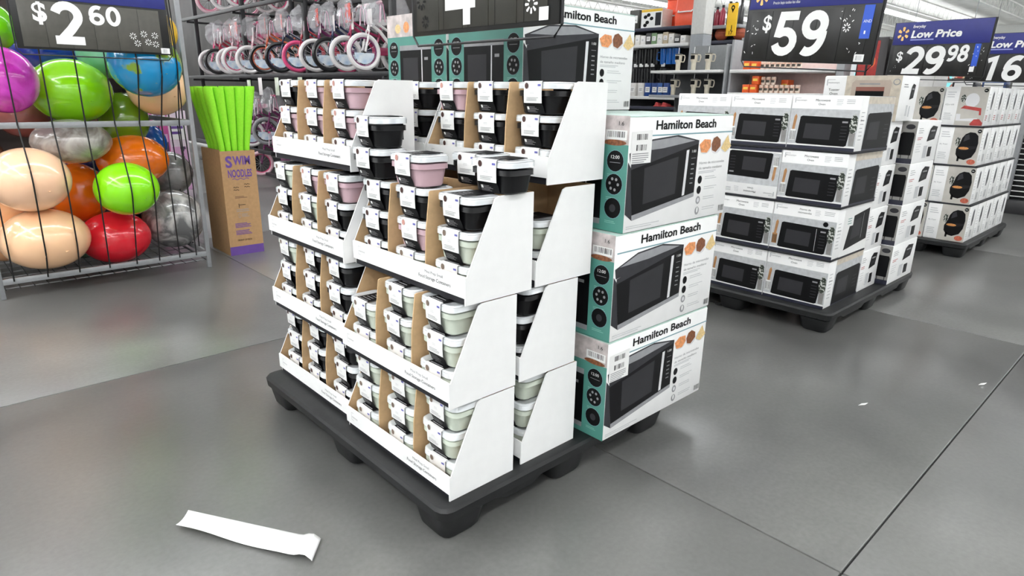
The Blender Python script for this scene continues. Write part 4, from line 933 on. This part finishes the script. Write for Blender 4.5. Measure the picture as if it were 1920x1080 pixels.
for i, y8 in enumerate((4.97, 4.755, 4.50)):
    o = tag(G().ellip((0, 0, 0), .1, .1, .1, bb, 20, 14).obj('basketball', None, (GX+.16, gy(y8), gz(1.95)+.1005)), 'brown basketball, %s one on the shelf by the column' % ('left', 'middle', 'right')[i], 'ball')
    g = G(); g.tube([(0, .1005*math.cos(a), .1005*math.sin(a)) for a in [k*PI/12 for k in range(24)]], .002, ink, 4, True).tube([(.1005*math.cos(a), .1005*math.sin(a), 0) for a in [k*PI/12 for k in range(24)]], .002, ink, 4, True); g.obj('seam', o)
def bottle(nm, label, loc, h, r, c, group, cap=(30, 30, 30)):
    o = tag(G().lathe([(r*.9, 0), (r, .01), (r, h*.68), (r*.5, h*.8), (r*.45, h*.88)], (0, 0, 0), M('bottle_%d_%d_%d' % c, c, .3, coat=.3), 12).obj(nm, None, loc), label, 'bottle', group)
    G().lathe([(r*.5, h*.87), (r*.5, h), (r*.4, h)], (0, 0, 0), M('cap_%d' % cap[0], cap, .4), 10).obj('cap', o); return o
for i, (y8, c) in enumerate(((5.0, (60, 62, 58)), (4.92, (30, 30, 32)), (4.84, (150, 40, 60)), (4.76, (170, 44, 70)), (4.66, (34, 34, 36)), (4.58, (220, 220, 220)), (4.5, (40, 40, 40)))):
    bottle('sport_bottle', '%s bottle on the top shelf by the column, %s from left' % ('red' if c[0] > 100 and c[2] < 100 else 'white' if c[0] > 200 else 'dark', NTH[i]), (GX+.15, gy(y8), gz(2.135)+.0005), R.uniform(.28, .36), .045, c, 'bottles on the top shelf')
# aisle marker
t = thing('aisle_marker', 'yellow hanging aisle marker sign J 17', 'sign', (8.85, 4.957, .085))
ym = M('marker_yellow', (246, 196, 44), .5, var=.03)
G().rbox(0, .01, 0, .155, 1.99, 2.42, .004, ym).obj('panel', t)
g = G(); g.sm = False; fr = FR((0, .155, 1.99), UY, UZ)
g.text(fr, 'J', .078, .09, .055, ink, bold=.03, align='c').text(fr, '17', .078, .02, .05, ink, bold=.02, align='c').ell(fr, .078, .37, .028, .034, ink, 2).poly(fr, [(.055, .36), (.078, .30), (.101, .36)], ink, 2).ell(fr, .078, .37, .012, .015, ym, 3); g.obj('lettering', t)
G().tube([(.005, .078, 2.42), (.005, .078, CEIL)], .004, metal, 5).obj('hanger', t)
# snack endcap right of the tumblers
t = thing('snack_shelf', 'white store shelf with orange snack boxes', 'shelf')
G().rbox(8.5, 8.55, 3.3, 4.5, 0, 2.0, .004, M('snack_back', (222, 196, 190), .6)).obj('back_panel', t)
G().rbox(8.0, 8.5, 4.48, 4.51, 0, 1.95, .003, gsh).obj('side_panel', t)
for z in (.4, .85, 1.305, 1.585): G().rbox(7.95, 8.5, 3.3, 4.48, z-.04, z, .004, wshelf).obj('shelf_board', t)
G().rbox(8.3, 8.5, 3.2, 3.29, 0, 2.05, .003, gsh).obj('upright', t)
orm = (230, 96, 40)
for i, (y, z, h) in enumerate(((4.26, 1.305, .1), (4.16, 1.305, .1), (4.14, 1.4065, .1), (4.28, 1.585, .11), (4.18, 1.585, .1), (3.85, 1.305, .16))):
    t2 = thing('snack_box', ('lowest orange box at the left of the snack shelf', 'orange box beside the leftmost snack box', 'orange box stacked on the snack boxes', 'orange box at the left of the upper snack shelf', 'second orange box on the upper snack shelf', 'orange box behind the cans on the snack shelf')[i], 'box', (8.0 if i < 5 else 8.2, y-.045, z+.0005))
    G().rbox(0, .16, 0, .09, 0, h, .004, M('snack_orange', orm, .45, var=.08)).obj('carton_body', t2)
    g = G(); g.sm = False; fr = front(0, .09, 0, .09, h); g.rect(fr, .15, .4, .85, .7, M('snack_yellow', (250, 206, 90), .4), 1); g.obj('front_print', t2)
canw = (226, 220, 208)
def can(label, y, z, h=.095):
    o = thing('snack_can', label, 'can', (8.06, y, z+.0005), 0, 'white cans on the snack shelf')
    G().lathe([(.026, 0), (.029, .004), (.029, h-.006), (.025, h)], (0, 0, 0), M('can_white', canw, .35, rgb2=(210, 150, 120), scale=30), 12).obj('body', o)
    g = G(); g.loft([[(.0294*math.cos(PI+a), .0294*math.sin(PI+a), z_) for a in [-.8+1.6*i/6 for i in range(7)]] for z_ in (h*.3, h*.62)], M('can_band', (70, 64, 56), .4), False, False); g.obj('band_print', o)
for i in range(8): can('white can on the lower snack shelf, %s from left' % NTH[i], 4.075-.066*i, 1.305)
for i in range(3): can('white can in the second layer on the snack shelf, %s from left' % NTH[i], 4.06-.066*i, 1.401)
for i in range(8): can('white can on the upper snack shelf, %s from left' % NTH[i], 4.09-.066*i, 1.585)
# red vending display and grey cabinet right of the snacks
t = thing('drink_display', 'red and black drink display beside the snack shelf', 'display', (8.6, 2.86, 0))
G().rbox(0, .5, 0, .32, 0, 1.95, .01, M('display_black', (26, 20, 22), .4)).obj('cabinet_body', t)
g = G(); g.sm = False; fr = front(0, .32, 0, .32, 1.95); g.rect(fr, .05, .6, .32, .98, red_m, 1).rect(fr, .4, .72, .72, .98, M('display_red', (166, 44, 40), .4, var=.3), 1).ell(fr, .55, .86, .1, .03, M('display_orange', (230, 110, 60), .4), 2).rect(fr, .45, .68, .8, .71, lettw, 2); g.obj('front_print', t)
t = thing('grey_cabinet', 'pale grey metal cabinet beside the red drink display', 'cabinet', (8.6, 2.32, 0))
G().rbox(0, .5, 0, .5, 0, 1.95, .01, M('cabinet_grey', (190, 188, 186), .45, .1)).obj('cabinet_body', t)
G().rbox(-.012, 0, .27, .49, .05, 1.93, .004, M('cabinet_door', (204, 202, 200), .4)).obj('door', t); cdoor = kids(t)[-1]; G().rbox(-.012, 0, .01, .26, .05, 1.93, .004, M('cabinet_door')).obj('door', t)
G().tube([(-.012, .3, 1.2), (-.035, .3, 1.2), (-.035, .3, 1.45), (-.012, .3, 1.45)], .008, metal, 6).obj('handle', cdoor)
# produce stand, freezers further back
t = thing('produce_stand', 'long tiered produce stand far behind the price signs', 'stand', (14.0, 2.6, 0))
pm = [M('produce_red', (170, 70, 60), .5, rgb2=(220, 200, 160), scale=12, sharp=True), M('produce_mix', (150, 120, 84), .5, rgb2=(226, 214, 190), scale=15, sharp=True)]
G().rbox(0, 1.0, 0, 3.0, 0, 1.1, .01, dmetal).obj('base_cabinet', t)
for k in range(4): G().rbox(.05+.2*k, .95, .05, 2.95, 1.1+.16*k, 1.12+.16*k, .004, wshelf).obj('shelf_board', t)
k = 0
for tier in range(4):
    for j in range(8):
        k += 1
        o = thing('produce_tray', 'tray of red and tan produce, %s tier, %s from left' % (ORD[tier], NTH[j]), 'tray', (14.06+.2*tier, 5.46-.36*j-.3, 1.1205+.16*tier), 0, 'produce trays on the far stand')
        G().rbox(0, .18, 0, .32, 0, .05, .004, M('tray_dark', (60, 60, 56), .6)).obj('tray_body', o)
        G().ellip((.09, .16, .06), .08, .145, .07, pm[R.random() > .5], 12, 6).obj('produce_heap', o)
t = thing('freezer_case', 'tall teal lit freezer case at the far end', 'freezer', (24.0, 4.0, 0))
G().rbox(0, .9, 0, 5.0, 0, 2.5, .02, M('freezer_white', (226, 230, 232), .4)).obj('case_body', t)
glow = M('freezer_interior', (120, 200, 204), .3, var=.15, scale=3, emit=.6)
for j in range(5):
    do = G().rbox(-.03, -.001, .06+.98*j, .06+.98*j+.9, .3, 2.1, .01, glow).obj('door', t)
    G().rbox(-.06, -.03, .12+.98*j, .15+.98*j, .9, 1.6, .005, metal).obj('handle', do)
# wire cage fixture at the right edge
t = thing('wire_fixture', 'black wire grid fixture with grey posts at the right edge', 'fixture', (9.3, .4, 0))
G().rbox(0, .7, 0, 1.25, 0, .16, .01, M('fixture_base', (52, 52, 54), .5)).obj('base', t)
for y in (.1, .62, 1.15): G().rbox(-.02, .03, y-.035, y+.035, .16, 1.5, .006, gsh).obj('post', t)
g = G()
for k in range(22): g.tube([(.04, .02, .2+.06*k), (.04, 1.23, .2+.06*k)], .006, lettw, 4)
g.obj('wire_grid', t)
G().rbox(.08, .12, .02, 1.23, .16, 1.5, .004, M('fixture_back', (22, 22, 24), .6)).obj('back_panel', t)
tag(G().rbox(9.2, 9.6, .72, 1.5, 1.56, 1.62, .01, lettw).obj('top_shelf'), 'white shelf top behind the air fryer cartons', 'shelf') if False else None
# row of dark goods behind the air fryers
for i, (y, c) in enumerate(((2.15, (30, 32, 36)), (1.86, (34, 60, 110)), (1.6, (90, 90, 88)), (1.3, (226, 226, 222)))):
    t = thing('appliance_box', ('black', 'blue', 'grey', 'white')[i]+' appliance box on the shelf behind the air fryers', 'box', (10.45, y*1.15-.13, 1.2505))
    G().rbox(0, .3, 0, .26, 0, .24, .006, M('appl_%d' % i, c, .4)).obj('carton_body', t)
    g = G(); g.sm = False; fr = front(0, .26, 0, .26, .24); g.rect(fr, .1, .65, .9, .95, lettw, 1).ell(fr, .5, .35, .25, .25, mwglass, 1); g.obj('front_print', t)
t = thing('appliance_shelf', 'dark shelf holding appliance boxes behind the air fryers', 'shelf', (0, 0, 0))
G().rbox(10.4, 10.8, 1.2, 2.75, 1.2, 1.25, .004, dshelf).obj('shelf_board', t)
for y in (1.3, 2.66): G().rbox(10.75, 10.8, y-.03, y+.03, 0, 1.2, .004, dmetal).obj('leg', t)

# ================================================================== SMALL THINGS ON THE FLOOR
pap = M('white_paper', (244, 244, 242), .5, var=.01)
a0, a1, b1, b0 = Vector((.376, 1.836, 0)), Vector((.424, 1.879, 0)), Vector((.668, 1.513, 0)), Vector((.606, 1.444, 0))
n, mseg = 26, 6; vs = []
for i in range(n+1):
    s = i/n
    for j in range(mseg+1):
        v = j/mseg
        p = (a0*(1-v)+a1*v)*(1-s)+(b0*(1-v)+b1*v)*s
        z = .004+.012*(1-s)*(1-v)**2+.016*(1-s)*v**2+.004*math.sin(s*9)*(1-v)+(.014*math.exp(-((s-.95)/.05)**2))
        vs.append((p.x, p.y, z))
for j in range(mseg+1):   # curled under end
    v = j/mseg; p = b0*(1-v)+b1*v; d = (b0-a0).normalized(); vs.append((p.x+d.x*.004, p.y+d.y*.004, .006))
fs = [(i*(mseg+1)+j, (i+1)*(mseg+1)+j, (i+1)*(mseg+1)+j+1, i*(mseg+1)+j+1) for i in range(n+1) for j in range(mseg)]
g = G(); g.add(vs, fs, pap); o = g.obj('paper_strip'); tag(o, 'long white paper strip lying on the floor in front', 'paper')
sm = o.modifiers.new('thick', 'SOLIDIFY'); sm.thickness = .0012; sm.offset = 1
for x, y, lb in ((2.79, .78, 'white paper scrap on the floor nearer to the carton stack'), (3.43, .489, 'white paper scrap on the floor near the right slab joint')):
    g = G(); g.add([(x-.02, y+.012, .002), (x+.006, y-.006, .002), (x+.022, y-.012, .009), (x+.004, y+.008, .004)], [(0, 1, 3), (1, 2, 3)], pap)
    o = g.obj('paper_scrap'); tag(o, lb, 'paper'); sm = o.modifiers.new('thick', 'SOLIDIFY'); sm.thickness = .001; sm.offset = 1
